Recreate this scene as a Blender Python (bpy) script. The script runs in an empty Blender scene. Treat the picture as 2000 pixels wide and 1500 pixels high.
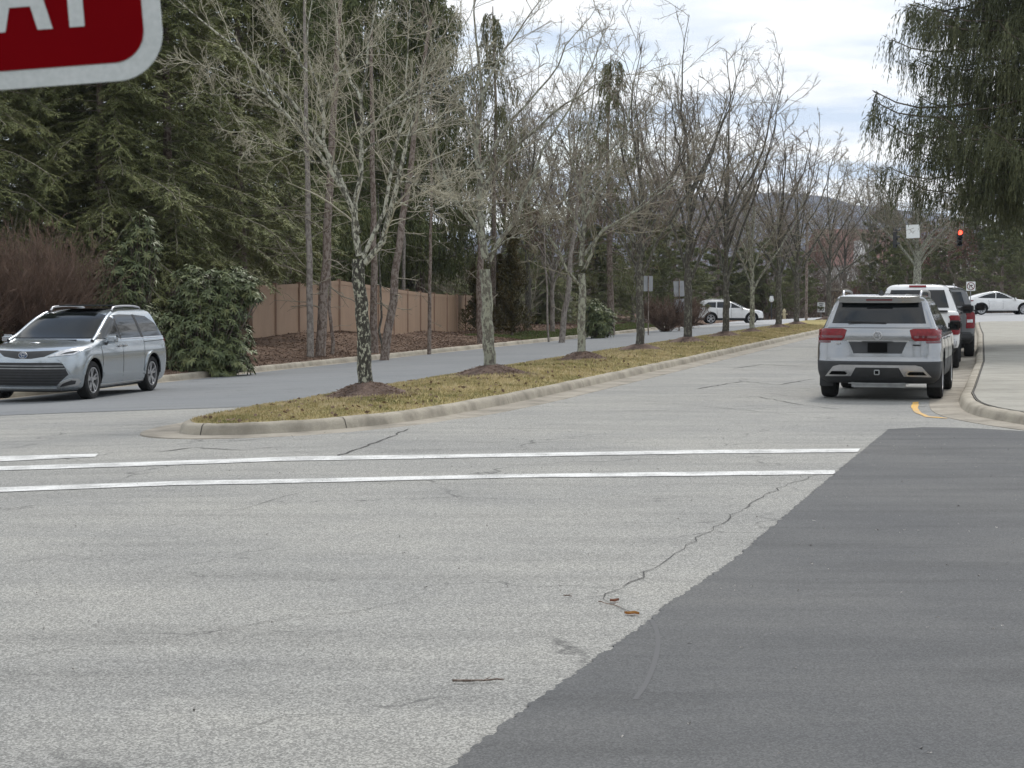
import bpy, bmesh, math, random
import numpy as np
from mathutils import Vector, Matrix
S = bpy.context.scene
COL = S.collection
# ---------------------------------------------------------------- camera, sky, sun, exposure
F = 3500.0; CX = 1000.0; CY = 750.0; HY = 577.0; CH = 1.7
PITCH = math.atan((CY-HY)/F)
cd = bpy.data.cameras.new("camera"); cam = bpy.data.objects.new("camera", cd); COL.objects.link(cam)
cam.location = (0, 0, CH); cam.rotation_euler = (math.pi/2-PITCH, 0, 0)
cd.sensor_width = 36; cd.lens = F/2000*36; cd.clip_start = 0.05; cd.clip_end = 12000
cd.dof.use_dof = True; cd.dof.focus_distance = 32; cd.dof.aperture_fstop = 30
S.camera = cam
SUN_EL = math.radians(52); SUN_AZ = math.radians(22)      # azimuth measured from +Y towards +X
w = bpy.data.worlds.new("World"); S.world = w; w.use_nodes = True
nt = w.node_tree; N = nt.nodes; L = nt.links; N.clear()
out = N.new('ShaderNodeOutputWorld'); mix = N.new('ShaderNodeMixShader')
bg1 = N.new('ShaderNodeBackground'); bg2 = N.new('ShaderNodeBackground')
sky = N.new('ShaderNodeTexSky'); sky.sky_type = 'NISHITA'; sky.sun_disc = False
sky.sun_elevation = SUN_EL; sky.sun_rotation = SUN_AZ
bg1.inputs[1].default_value = 0.12; L.new(sky.outputs[0], bg1.inputs[0])
tc = N.new('ShaderNodeTexCoord'); sep = N.new('ShaderNodeSeparateXYZ'); L.new(tc.outputs['Generated'], sep.inputs[0])
mx = N.new('ShaderNodeMath'); mx.operation = 'MAXIMUM'; L.new(sep.outputs[2], mx.inputs[0]); mx.inputs[1].default_value = 0.0
ad = N.new('ShaderNodeMath'); ad.operation = 'ADD'; L.new(mx.outputs[0], ad.inputs[0]); ad.inputs[1].default_value = 0.10
dv = N.new('ShaderNodeVectorMath'); dv.operation = 'DIVIDE'; L.new(tc.outputs['Generated'], dv.inputs[0])
cmb = N.new('ShaderNodeCombineXYZ')
for i in (0, 1): L.new(ad.outputs[0], cmb.inputs[i])
cmb.inputs[2].default_value = 1; L.new(cmb.outputs[0], dv.inputs[1])
mp = N.new('ShaderNodeMapping'); mp.inputs['Location'].default_value = (1.3, 0.55, 0); mp.inputs['Scale'].default_value = (0.8, 0.9, 0.0)
L.new(dv.outputs[0], mp.inputs[0])
n1 = N.new('ShaderNodeTexNoise'); n1.inputs['Scale'].default_value = 1.1; n1.inputs['Detail'].default_value = 9; n1.inputs['Roughness'].default_value = 0.55
L.new(mp.outputs[0], n1.inputs[0])
r1 = N.new('ShaderNodeValToRGB'); r1.color_ramp.elements[0].position = 0.33; r1.color_ramp.elements[1].position = 0.47
r1.color_ramp.elements[0].color = (0.35, 0.35, 0.35, 1)
L.new(n1.outputs[0], r1.inputs[0]); L.new(r1.outputs[0], mix.inputs[0])
n2 = N.new('ShaderNodeTexNoise'); n2.inputs['Scale'].default_value = 2.3; n2.inputs['Detail'].default_value = 7; L.new(mp.outputs[0], n2.inputs[0])
r2 = N.new('ShaderNodeValToRGB'); r2.color_ramp.elements[0].position = 0.38; r2.color_ramp.elements[1].position = 0.56
r2.color_ramp.elements[0].color = (0.60, 0.70, 0.84, 1); r2.color_ramp.elements[1].color = (0.97, 0.985, 1.0, 1)
L.new(n2.outputs[0], r2.inputs[0]); L.new(r2.outputs[0], bg2.inputs[0]); bg2.inputs[1].default_value = 0.92
L.new(bg1.outputs[0], mix.inputs[1]); L.new(bg2.outputs[0], mix.inputs[2]); L.new(mix.outputs[0], out.inputs[0])
sl = bpy.data.lights.new("sun", 'SUN'); sl.energy = 1.5; sl.angle = math.radians(12); sl.color = (1, 0.95, 0.88)
so = bpy.data.objects.new("sun", sl); COL.objects.link(so)
sd = Vector((math.sin(SUN_AZ)*math.cos(SUN_EL), math.cos(SUN_AZ)*math.cos(SUN_EL), math.sin(SUN_EL)))
so.rotation_euler = sd.to_track_quat('Z', 'Y').to_euler(); so.location = (0, 0, 60)
vs = S.view_settings; vs.view_transform = 'Standard'; vs.look = 'None'; vs.gamma = 1; vs.exposure = 0.41; vs.use_curve_mapping = False
S.render.engine = 'CYCLES'; S.cycles.max_bounces = 6; S.cycles.transparent_max_bounces = 6

# ---------------------------------------------------------------- coordinates: u across the road, v along it
A_ = math.atan(917/3500.0); s_, c_ = math.sin(A_), math.cos(A_)
def W2(u, v): return (u*c_+v*s_, -u*s_+v*c_)
def UV(x, y): return (x*c_-y*s_, x*s_+y*c_)
def bank(v): return np.interp(v, [-50, 30, 45, 57, 63, 72, 84, 100, 125, 400], [.1, .1, .12, .17, .33, .1, -.12, -.1, 0, .3])
def T(x, y):
    x = np.asarray(x, float); y = np.asarray(y, float)
    u = x*c_-y*s_; v = x*s_+y*c_
    z = np.interp(u, [-18.7, -11, -7], [-.35, -.1, 0])
    ramp = np.clip((v-85)/40, 0, 1)
    z = z + ramp*.0175*np.clip(u+18, 0, 24)
    far = np.clip((-18.9-u)/5.0, 0, 1)
    zb = bank(v)+.0*u+np.clip((-30-u), 0, 200)*.02
    return z*(1-far)+zb*far + np.where(u < -18.85, .1, 0)
def ray(px, py):
    cx, cy, cz = px-CX, F, -(py-CY)
    sp, cp = math.sin(PITCH), math.cos(PITCH)
    return Vector((cx, cy*cp+cz*sp, -cy*sp+cz*cp))
def P(px, py, Z):
    r = ray(px, py); return Vector((0, 0, CH))+r*(Z/r.y)
def G(px, py, dz=0.0):
    r = ray(px, py); Z = 30.0
    for _ in range(60):
        p = P(px, py, Z); h = CH-(float(T(p.x, p.y))+dz)
        Zn = h/(-r.z/r.y) if r.z < 0 else 300
        Z = Z*.5+min(max(Zn, 1), 400)*.5
    return P(px, py, Z)
def GU(px, py, dz=0.0):
    p = G(px, py, dz); return UV(p.x, p.y)

# ---------------------------------------------------------------- tagging
def tag(o, label=None, cat=None, group=None, kind=None):
    if label: o['label'] = label
    if cat: o['category'] = cat
    if group: o['group'] = group
    if kind: o['kind'] = kind
    return o
def empty(name, loc, rz, label, cat, group=None):
    o = bpy.data.objects.new(name, None); COL.objects.link(o); o.location = loc; o.rotation_euler = (0, 0, rz)
    o.empty_display_size = .2
    return tag(o, label, cat, group)
def link(name, me, mats=None, parent=None, smooth=False):
    if mats is not None:
        for m in (mats if isinstance(mats, (list, tuple)) else [mats]): me.materials.append(m)
    if smooth:
        me.polygons.foreach_set('use_smooth', [True]*len(me.polygons))
        if smooth != 'all': me.set_sharp_from_angle(angle=math.radians(38))
    o = bpy.data.objects.new(name, me); COL.objects.link(o)
    if parent: o.parent = parent
    return o
def quads(name, V, Q):
    V = np.asarray(V, np.float32).reshape(-1, 3); Q = np.asarray(Q, np.int32).reshape(-1, 4)
    me = bpy.data.meshes.new(name); me.vertices.add(len(V)); me.vertices.foreach_set('co', V.ravel())
    me.loops.add(Q.size); me.loops.foreach_set('vertex_index', Q.ravel())
    me.polygons.add(len(Q)); me.polygons.foreach_set('loop_start', np.arange(0, Q.size, 4, dtype=np.int32))
    me.update(calc_edges=True); return me
def bm_mesh(name, bm):
    me = bpy.data.meshes.new(name); bm.to_mesh(me); bm.free(); return me
def cp(root, loc, rz, label, scale=None, group=None):
    r = root.copy(); COL.objects.link(r); r.location = loc; r.rotation_euler = (0, 0, rz)
    if scale: r.scale = (scale if isinstance(scale, (tuple, list)) else (scale,)*3)
    if label: r['label'] = label
    if group: r['group'] = group
    for ch in list(root.children):
        c = ch.copy(); COL.objects.link(c); c.parent = r
        for g in list(ch.children):
            d = g.copy(); COL.objects.link(d); d.parent = c
    return r

# ---------------------------------------------------------------- materials
class MT:
    def __init__(s, name, base=(.5, .5, .5), rough=.8, metal=0, spec=.5, coat=0):
        s.m = bpy.data.materials.new(name); s.m.use_nodes = True; s.nt = s.m.node_tree
        s.b = s.nt.nodes['Principled BSDF']; s.b.inputs['Base Color'].default_value = (*base, 1)
        s.b.inputs['Roughness'].default_value = rough; s.b.inputs['Metallic'].default_value = metal
        s.b.inputs['Specular IOR Level'].default_value = spec; s.b.inputs['Coat Weight'].default_value = coat
        s.b.inputs['Coat Roughness'].default_value = .04
        s.co = None
    def n(s, t, **k):
        x = s.nt.nodes.new(t)
        for a, b in k.items(): setattr(x, a, b)
        return x
    def l(s, a, b): s.nt.links.new(a, b)
    def coord(s, world=True):
        if s.co is None:
            if world: g = s.n('ShaderNodeNewGeometry'); s.co = g.outputs['Position']
            else: g = s.n('ShaderNodeTexCoord'); s.co = g.outputs['Object']
        return s.co
    def map(s, scale=(1, 1, 1), rot=0, world=True):
        m = s.n('ShaderNodeMapping'); m.inputs['Scale'].default_value = scale; m.inputs['Rotation'].default_value = (0, 0, rot)
        m.vector_type = 'TEXTURE' if False else 'POINT'
        s.l(s.coord(world), m.inputs[0]); return m.outputs[0]
    def noise(s, scale, detail=4, rough=.55, vec=None, dist=0, world=True):
        x = s.n('ShaderNodeTexNoise'); x.inputs['Scale'].default_value = scale; x.inputs['Detail'].default_value = detail
        x.inputs['Roughness'].default_value = rough; x.inputs['Distortion'].default_value = dist
        s.l(vec if vec is not None else s.coord(world), x.inputs['Vector']); return x.outputs[0]
    def vor(s, scale, feature='F1', vec=None, world=True):
        x = s.n('ShaderNodeTexVoronoi'); x.feature = feature; x.inputs['Scale'].default_value = scale
        s.l(vec if vec is not None else s.coord(world), x.inputs['Vector']); return x
    def ramp(s, fac, stops):
        r = s.n('ShaderNodeValToRGB'); e = r.color_ramp.elements
        while len(e) < len(stops): e.new(.5)
        for i, (p, c) in enumerate(stops):
            e[i].position = p; e[i].color = (*c, 1) if not isinstance(c, (int, float)) else (c, c, c, 1)
        s.l(fac, r.inputs[0]); return r.outputs[0]
    def mix(s, fac, a, b, mode='MIX'):
        m = s.n('ShaderNodeMix', data_type='RGBA', blend_type=mode)
        for sock, v in ((m.inputs[0], fac), (m.inputs[6], a), (m.inputs[7], b)):
            if isinstance(v, (int, float)): sock.default_value = v
            elif isinstance(v, tuple): sock.default_value = (*v, 1)
            else: s.l(v, sock)
        return m.outputs[2]
    def mul(s, a, b, mode='MULTIPLY'):
        m = s.n('ShaderNodeMath', operation=mode)
        for sock, v in ((m.inputs[0], a), (m.inputs[1], b)):
            if isinstance(v, (int, float)): sock.default_value = v
            else: s.l(v, sock)
        return m.outputs[0]
    def col(s, c): s.l(c, s.b.inputs['Base Color']); return s
    def bump(s, h, strength=.4, dist=.01):
        b = s.n('ShaderNodeBump'); b.inputs['Strength'].default_value = strength; b.inputs['Distance'].default_value = dist
        s.l(h, b.inputs['Height']); s.l(b.outputs[0], s.b.inputs['Normal']); return s
    def rough(s, r): s.l(r, s.b.inputs['Roughness']); return s

def asphalt(name, lo, hi, agg=.5, patch=1.0, cracks=True, tint=(1, 1, 1), crk=.011):
    m = MT(name, rough=.85, spec=.35)
    mp_ = m.map((1, 1, .2), 0)
    fine = m.noise(150, 2, .7, mp_)
    cell = m.vor(120, 'F1', mp_).outputs['Color']
    bw = m.n('ShaderNodeRGBToBW'); m.l(cell, bw.inputs[0])
    f = m.mix(.5, fine, bw.outputs[0])
    f = m.mix(agg, (.5, .5, .5), f)
    c = m.ramp(f, [(.22, tuple(a*.55 for a in lo)), (.45, lo), (.62, hi), (.85, tuple(min(1, a*1.35) for a in hi))])
    # wide tonal patches and streaks running across the road
    st = m.noise(1.0, 6, .62, m.map((.35, 2.2, 1), -A_*0))
    c = m.mix(.30*patch, c, m.ramp(st, [(.3, (.52,)*3), (.5, (1, 1, 1)), (.72, (1.25, 1.24, 1.2))]), 'MULTIPLY')
    big = m.noise(.28, 5, .6)
    c = m.mix(.5*patch, c, m.ramp(big, [(.3, (.7, .72, .75)), (.55, (1.05, 1.05, 1.03)), (.75, (1.15, 1.13, 1.08))]), 'MULTIPLY')
    if cracks:
        ws = m.n('ShaderNodeVectorMath', operation='ADD')
        nn = m.n('ShaderNodeTexNoise'); nn.inputs['Scale'].default_value = 2.2; nn.inputs['Detail'].default_value = 6; m.l(m.coord(), nn.inputs['Vector'])
        sc = m.n('ShaderNodeVectorMath', operation='SCALE'); sc.inputs['Scale'].default_value = .9; m.l(nn.outputs['Color'], sc.inputs[0])
        m.l(sc.outputs[0], ws.inputs[0]); m.l(m.coord(), ws.inputs[1])
        sm = m.n('ShaderNodeMapping'); sm.inputs['Scale'].default_value = (.32, .62, 0); m.l(ws.outputs[0], sm.inputs[0])
        e = m.vor(1.0, 'DISTANCE_TO_EDGE', sm.outputs[0]).outputs['Distance']
        msk = m.noise(.45, 3, .6)
        fac = m.mul(m.ramp(e, [(0, 1.0), (crk, 0.0)]), m.ramp(msk, [(.47, 0.0), (.6, .75)]))
        c = m.mix(fac, c, (.045, .045, .045))
    c = m.mix(1.0, c, tint, 'MULTIPLY')
    m.col(c).bump(f, .5, .006)
    return m.m
def concrete(name, base, stain=(.2, .17, .13), amt=.6, joints=None):
    m = MT(name, rough=.85, spec=.3)
    f = m.noise(60, 4, .7); g = m.noise(1.6, 7, .65); h = m.noise(.35, 5, .6, m.map((1, 1, 4)))
    c = m.ramp(f, [(.3, tuple(a*.82 for a in base)), (.7, tuple(a*1.12 for a in base))])
    c = m.mix(m.ramp(g, [(.42, 0.0), (.7, amt)]), c, stain)
    c = m.mix(m.ramp(h, [(.45, 0.0), (.7, amt*.5)]), c, tuple(a*.6 for a in base))
    m.col(c).bump(f, .4, .004); return m.m
def simple(name, base, rough=.6, metal=0, spec=.5, coat=0, var=.12, sc=8):
    m = MT(name, base, rough, metal, spec, coat)
    if var: m.col(m.ramp(m.noise(sc, 4, .6, world=False), [(.3, tuple(a*(1-var) for a in base)), (.7, tuple(min(1, a*(1+var)) for a in base))]))
    return m.m
def bark(name, dark, pale, amt, sc=7, moss=None, lo=.47):
    m = MT(name, rough=.9, spec=.2)
    a = m.noise(sc, 6, .65, m.map((1, 1, .55))); b = m.noise(40, 4, .7, m.map((1, 1, .3)))
    c = m.ramp(b, [(.3, tuple(x*.55 for x in dark)), (.7, tuple(x*1.5 for x in dark))])
    c = m.mix(m.mul(m.ramp(a, [(lo, 0.0), (lo+.05, 1.0)]), amt), c, pale)
    if moss: c = m.mix(m.ramp(m.noise(3, 5, .6), [(.5, 0.0), (.65, .8)]), c, moss)
    m.col(c).bump(m.mix(.5, a, b), .8, .02); return m.m
def leafm(name, cols, sc=1.2, rough=.6, spec=.3, trans=0.0):
    m = MT(name, rough=rough, spec=spec)
    a = m.noise(sc, 3, .6); b = m.noise(14, 3, .7)
    f = m.mix(.45, a, b)
    m.col(m.ramp(f, [(.3, cols[0]), (.5, cols[1]), (.68, cols[2])]))
    if trans: m.b.inputs['Transmission Weight'].default_value = 0
    return m.m
M = {}
M['road'] = asphalt('old_asphalt', (.205, .202, .19), (.395, .388, .362), .86, 1.15)
M['lane'] = asphalt('lane_asphalt', (.165, .172, .178), (.235, .243, .25), .5, .7, True, crk=.006)
M['new'] = asphalt('new_asphalt', (.082, .083, .085), (.138, .139, .140), .55, 1.7, False)
M['cross'] = asphalt('far_asphalt', (.33, .335, .34), (.45, .45, .46), .4, .5, False)  # whitish tone paints the sky's grazing sheen into the far road colour
M['curb'] = concrete('curb_concrete', (.41, .37, .30), (.13, .115, .09), .75)
M['gutter'] = concrete('gutter_concrete', (.36, .325, .27), (.14, .125, .10), .85)
M['walk'] = concrete('sidewalk_concrete', (.36, .345, .30), (.2, .19, .165), .55)
def paint(name, c, wear):
    m = MT(name, c, .7, 0, .3)
    f = m.noise(55, 5, .7); g = m.noise(2.5, 5, .6)
    k = m.mul(m.ramp(m.mix(.45, f, g), [(.45, 0.0), (.57, 1.0)]), wear)
    m.col(m.mix(k, c, (.3, .3, .29))); return m.m
M['white'] = paint('road_paint_white', (.70, .70, .68), .8)
M['yellow'] = paint('road_paint_yellow', (.75, .42, .06), .8)
M['crack'] = simple('crack_dark', (.06, .058, .055), .95, var=.3)
M['stain'] = simple('joint_dark', (.05, .045, .04), .95, var=.3)
def groundm(name, cols, sc=30, big=.6, patch=None):
    m = MT(name, rough=.95, spec=.15)
    f = m.mix(.5, m.noise(sc, 5, .75), m.noise(big, 5, .65))
    c = m.ramp(f, [(.36, cols[0]), (.5, cols[1]), (.62, cols[2])])
    m.col(c).bump(f, .8, .05); return m.m
def bladem():
    m = MT('grass_blade', rough=.85, spec=.15)
    a = m.noise(1.3, 5, .65); d = m.noise(14, 3, .7)
    m.col(m.ramp(m.mix(.35, a, d), [(.34, (.13, .15, .055)), (.46, (.33, .29, .14)), (.54, (.50, .41, .24)), (.64, (.62, .51, .33))])); return m.m
M['straw'] = groundm('pine_straw', [(.05, .034, .024), (.13, .084, .06), (.24, .17, .125)], 22, 1.3)
M['turf'] = groundm('dormant_turf', [(.16, .15, .05), (.34, .28, .12), (.5, .42, .22)], 25, 1.5)
M['mulch'] = groundm('mulch', [(.04, .029, .024), (.12, .083, .066), (.22, .165, .14)], 35, 3)
M['lawn'] = groundm('winter_lawn', [(.06, .07, .03), (.14, .135, .06), (.2, .18, .09)], 15, .5)
M['blade'] = leafm('grass_blade', [(.20, .20, .085), (.46, .39, .20), (.66, .56, .36)], 2.2, .8)
M['blade'] = bladem()
M['bladegreen'] = leafm('weed_blade', [(.05, .08, .02), (.10, .14, .035), (.2, .2, .08)], 1.2, .7)
M['litter'] = leafm('leaf_litter', [(.06, .038, .026), (.16, .105, .075), (.32, .23, .165)], 6, .85)
M['bark1'] = bark('lichen_bark', (.06, .056, .047), (.42, .42, .33), .95, 24, lo=.525)
M['limb1'] = bark('pale_lichen_limb', (.13, .125, .10), (.46, .455, .37), 1.0, 17, lo=.475)
M['bark2'] = bark('grey_green_bark', (.15, .14, .115), (.36, .37, .29), .8, 15)
M['bark3'] = bark('dark_bark', (.08, .073, .062), (.20, .20, .16), .8, 16, lo=.52)
M['pinebark'] = bark('pine_bark', (.14, .105, .085), (.30, .255, .22), .8, 14)
M['palebark'] = bark('pale_bark', (.19, .165, .145), (.34, .31, .275), .7, 12)
M['twig1'] = simple('pale_twig', (.40, .375, .29), .9, spec=.1, var=.4, sc=4)
M['twig2'] = simple('grey_twig', (.27, .245, .19), .9, spec=.1, var=.4, sc=4)
M['twig3'] = simple('brown_twig', (.20, .17, .14), .9, spec=.1, var=.4, sc=3)
M['twigred'] = simple('red_brown_twig', (.17, .12, .092), .9, spec=.1, var=.45, sc=3)
M['bud'] = leafm('red_bud', [(.16, .06, .05), (.26, .11, .095), (.34, .17, .14)], 1, .8)
M['hem'] = leafm('hemlock_needle', [(.10, .12, .05), (.195, .215, .085), (.34, .34, .15)], .9)
M['spr'] = leafm('spruce_needle', [(.05, .068, .025), (.11, .13, .045), (.2, .2, .075)], .8)
M['sprd'] = leafm('dark_spruce_needle', [(.04, .05, .024), (.085, .095, .042), (.15, .15, .07)], .8)
M['pin'] = leafm('pine_needle', [(.10, .115, .05), (.17, .185, .085), (.27, .27, .13)], .5)
M['olv'] = leafm('thin_spruce_needle', [(.07, .08, .035), (.13, .135, .06), (.2, .19, .09)], .8)
M['olive'] = leafm('cedar_leaf', [(.035, .035, .014), (.08, .068, .026), (.14, .1, .04)], 1.4)
M['rho'] = leafm('rhododendron_leaf', [(.045, .062, .028), (.105, .13, .055), (.24, .245, .10)], 3, .5, .35)
M['brush'] = leafm('brush', [(.07, .055, .042), (.13, .10, .08), (.2, .16, .125)], .5)
def fencemat():
    m = MT('tan_vinyl', rough=.5, spec=.35)
    base = (.41, .28, .19)
    wv = m.noise(3, 4, .6, m.map((1, 1, .2), 0, world=False), world=False)
    m.col(m.ramp(wv, [(.3, tuple(a*.9 for a in base)), (.7, tuple(a*1.07 for a in base))])); return m.m
M['fence'] = fencemat()
def carpaint(name, c, metal=.55, rough=.3):
    m = MT(name, c, rough, metal, .5, 1.0)
    f = m.noise(900, 2, .5, world=False); g = m.noise(2.2, 4, .6, world=False)
    m.col(m.mix(m.ramp(g, [(.4, 0.0), (.75, .18)]), m.ramp(f, [(.3, tuple(a*.93 for a in c)), (.7, c)]), (.25, .23, .2)))
    return m.m
M['silver'] = carpaint('silver_paint', (.31, .32, .33), .75, .25)
M['silverblue'] = carpaint('pale_silver_paint', (.40, .44, .47), .75, .26)
M['whitep'] = carpaint('white_paint', (.80, .80, .79), 0, .35)
M['greyp'] = carpaint('dark_grey_paint', (.10, .105, .11), .3, .3)
M['shade'] = MT('dark_windscreen', (.008, .010, .010), .06, 0, .12, 0).m
M['glass'] = MT('tinted_glass', (.008, .010, .011), .03, 0, .5, 0).m
M['plastic'] = simple('black_plastic', (.028, .029, .03), .55, var=.2)
M['cladding'] = simple('grey_cladding', (.032, .034, .037), .6, var=.15)
M['rubber'] = simple('tyre_rubber', (.022, .022, .022), .8, spec=.25, var=.3, sc=20)
M['rim'] = simple('alloy', (.48, .48, .49), .3, .8, var=.1)
M['dark'] = MT('wheel_well', (.006, .006, .006), 1, 0, .1).m
M['chrome'] = MT('chrome', (.6, .6, .6), .32, 1).m
M['redlamp'] = simple('red_lamp', (.17, .004, .008), .25, spec=.3, coat=.2, var=.3, sc=20)
M['reddark'] = simple('dark_red_lamp', (.1, .006, .01), .15, coat=1, var=.2)
M['clear'] = simple('clear_lamp', (.62, .63, .65), .12, .3, coat=1, var=.35, sc=14)
M['badge'] = MT('badge_blue', (.08, .15, .28), .2, .5, .5, 1).m
M['signred'] = simple('sign_red', (.20, .0, .003), .8, spec=.08, var=.04, sc=14)
def signwhite():
    m = MT('sign_white', rough=.6, spec=.3)
    f = m.noise(220, 3, .6, m.map((1, 1, 1), .7, world=False), world=False); g = m.noise(22, 5, .6, world=False)
    c = m.ramp(m.mix(.4, f, g), [(.35, (.60, .64, .62)), (.65, (.74, .77, .755))])
    m.col(c); return m.m
M['signwhite'] = signwhite()
M['signback'] = simple('sign_back_aluminium', (.36, .37, .39), .5, .3, var=.12, sc=3)
M['steel'] = simple('galvanised_steel', (.33, .34, .34), .5, .6, var=.2)
M['plainwhite'] = simple('white_sheet', (.78, .80, .78), .6, var=.05)
M['black'] = simple('black_print', (.02, .02, .02), .6, var=0)
em = MT('red_light', (.8, .02, .02), .3); em.b.inputs['Emission Color'].default_value = (1, .06, .03, 1); em.b.inputs['Emission Strength'].default_value = 5
M['redon'] = em.m
def stonemat():
    m = MT('field_stone', rough=.9)
    v = m.vor(4, 'F1', m.map((1, 1, 1.8))); bw = m.n('ShaderNodeRGBToBW'); m.l(v.outputs['Color'], bw.inputs[0])
    e = m.vor(4, 'DISTANCE_TO_EDGE', m.map((1, 1, 1.8))).outputs['Distance']
    c = m.ramp(bw.outputs[0], [(.2, (.16, .12, .08)), (.5, (.34, .26, .17)), (.8, (.45, .40, .32))])
    c = m.mix(m.ramp(e, [(0, 1.0), (.06, 0.0)]), c, (.1, .09, .08)); m.col(c); return m.m
M['stone'] = stonemat()
M['roof'] = simple('red_brown_shingles', (.20, .105, .09), .85, var=.25, sc=4)
M['siding'] = simple('white_siding', (.62, .62, .60), .7, var=.1, sc=2)
M['brick'] = simple('red_brick', (.2, .1, .08), .9, var=.3, sc=12)
M['hyd'] = simple('cream_hydrant_paint', (.45, .38, .24), .5, var=.2)
def hillm():
    m = MT('hazy_winter_forest', rough=1, spec=0)
    f = m.noise(.02, 8, .7, m.map((1, 1, 2.5)))
    m.col(m.ramp(f, [(.35, (.085, .095, .12)), (.5, (.13, .14, .17)), (.65, (.2, .205, .235))])); return m.m  # bluish tint paints distance haze into the forest colour
M['hill'] = hillm(); M['post'] = simple('brown_vinyl_post', (.30, .195, .135), .55, var=.08)

# ---------------------------------------------------------------- draped sheets and kerbs
KU = sorted(set([-18.85, -18.7, -11, -7]+[round(a*2.0, 2) for a in range(-60, 61)]))
def drape(name, poly, dz, mat, step=2.0, kind='structure', zf=None):
    bm = bmesh.new(); vs_ = [bm.verts.new((p[0], p[1], 0)) for p in poly]; bm.faces.new(vs_)
    us = [p[0] for p in poly]; vv = [p[1] for p in poly]
    for k in KU:
        if min(us) < k < max(us):
            bmesh.ops.bisect_plane(bm, geom=bm.verts[:]+bm.edges[:]+bm.faces[:], plane_co=(k, 0, 0), plane_no=(1, 0, 0))
    k = math.floor(min(vv)/step)*step
    while k < max(vv):
        if k > min(vv): bmesh.ops.bisect_plane(bm, geom=bm.verts[:]+bm.edges[:]+bm.faces[:], plane_co=(0, k, 0), plane_no=(0, 1, 0))
        k += step
    bmesh.ops.triangulate(bm, faces=[f for f in bm.faces if len(f.verts) > 4])
    for v in bm.verts:
        x, y = W2(v.co.x, v.co.y); z = (zf(v.co.x, v.co.y) if zf else float(T(x, y)))+dz
        v.co = (x, y, z)
    bmesh.ops.recalc_face_normals(bm, faces=bm.faces)
    if sum(f.normal.z for f in bm.faces) < 0: bmesh.ops.reverse_faces(bm, faces=bm.faces)
    o = link(name, bm_mesh(name, bm), mat)
    if kind: o['kind'] = kind
    return o
def jag(pts, amp, step, seed=1):
    rg = random.Random(seed); out_ = []
    for a, b in zip(pts[:-1], pts[1:]):
        d = math.hypot(b[0]-a[0], b[1]-a[1]); n = max(1, int(d/step))
        for i in range(n):
            t = i/n; out_.append((a[0]+(b[0]-a[0])*t+rg.uniform(-amp, amp), a[1]+(b[1]-a[1])*t+rg.uniform(-amp, amp)))
    out_.append(pts[-1]); return out_
def smooth_path(pts, n=3):
    for _ in range(n):
        q = [pts[0]]
        for a, b in zip(pts[:-1], pts[1:]):
            q += [(a[0]*.75+b[0]*.25, a[1]*.75+b[1]*.25), (a[0]*.25+b[0]*.75, a[1]*.25+b[1]*.75)]
        pts = q+[pts[-1]]
    return pts
def resample(pts, step):
    o = [pts[0]]
    for a, b in zip(pts[:-1], pts[1:]):
        d = math.hypot(b[0]-a[0], b[1]-a[1]); n = max(1, int(round(d/step)))
        for i in range(1, n+1): o.append((a[0]+(b[0]-a[0])*i/n, a[1]+(b[1]-a[1])*i/n))
    return o
def offset(pts, d):
    o = []; n = len(pts)
    for i in range(n):
        a = pts[max(0, i-1)]; b = pts[min(n-1, i+1)]; tx, ty = b[0]-a[0], b[1]-a[1]; l = math.hypot(tx, ty) or 1
        o.append((pts[i][0]-ty/l*d, pts[i][1]+tx/l*d))
    return o
def road_z(u, v):       # road height even where the bank begins
    x, y = W2(max(u, -18.7), v); return float(T(x, y))
def kerb(name, path, prof, mat, seed=0):
    """path: base of the kerb face in uv; prof: (offset to the left of travel, height)"""
    rg = random.Random(seed); rows = [offset(path, d) for d, _ in prof]
    Vv = []; n = len(path); m = len(prof); Q = []
    for i in range(n):
        j = rg.uniform(-.006, .006)
        zb = road_z(path[i][0], path[i][1])
        for k in range(m):
            x, y = W2(*rows[k][i]); Vv.append((x, y, zb+prof[k][1]+(j if prof[k][1] > .02 else 0)))
    for i in range(n-1):
        for k in range(m-1): a = i*m+k; Q.append((a, a+m, a+m+1, a+1))
    me = quads(name, Vv, Q)
    bm = bmesh.new(); bm.from_mesh(me); bmesh.ops.recalc_face_normals(bm, faces=bm.faces)
    if sum(f.normal.z for f in bm.faces) < 0: bmesh.ops.reverse_faces(bm, faces=bm.faces)
    bm.to_mesh(me); bm.free()
    o = link(name, me, mat, smooth=True); o['kind'] = 'structure'; return o
PROF = [(-.02, -.05), (0, .0), (.025, .07), (.04, .115), (.075, .145), (.17, .152), (.20, .14), (.20, -.1)]
GUT = [(-.46, -.03), (-.45, .007), (0.01, .012)]

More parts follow.
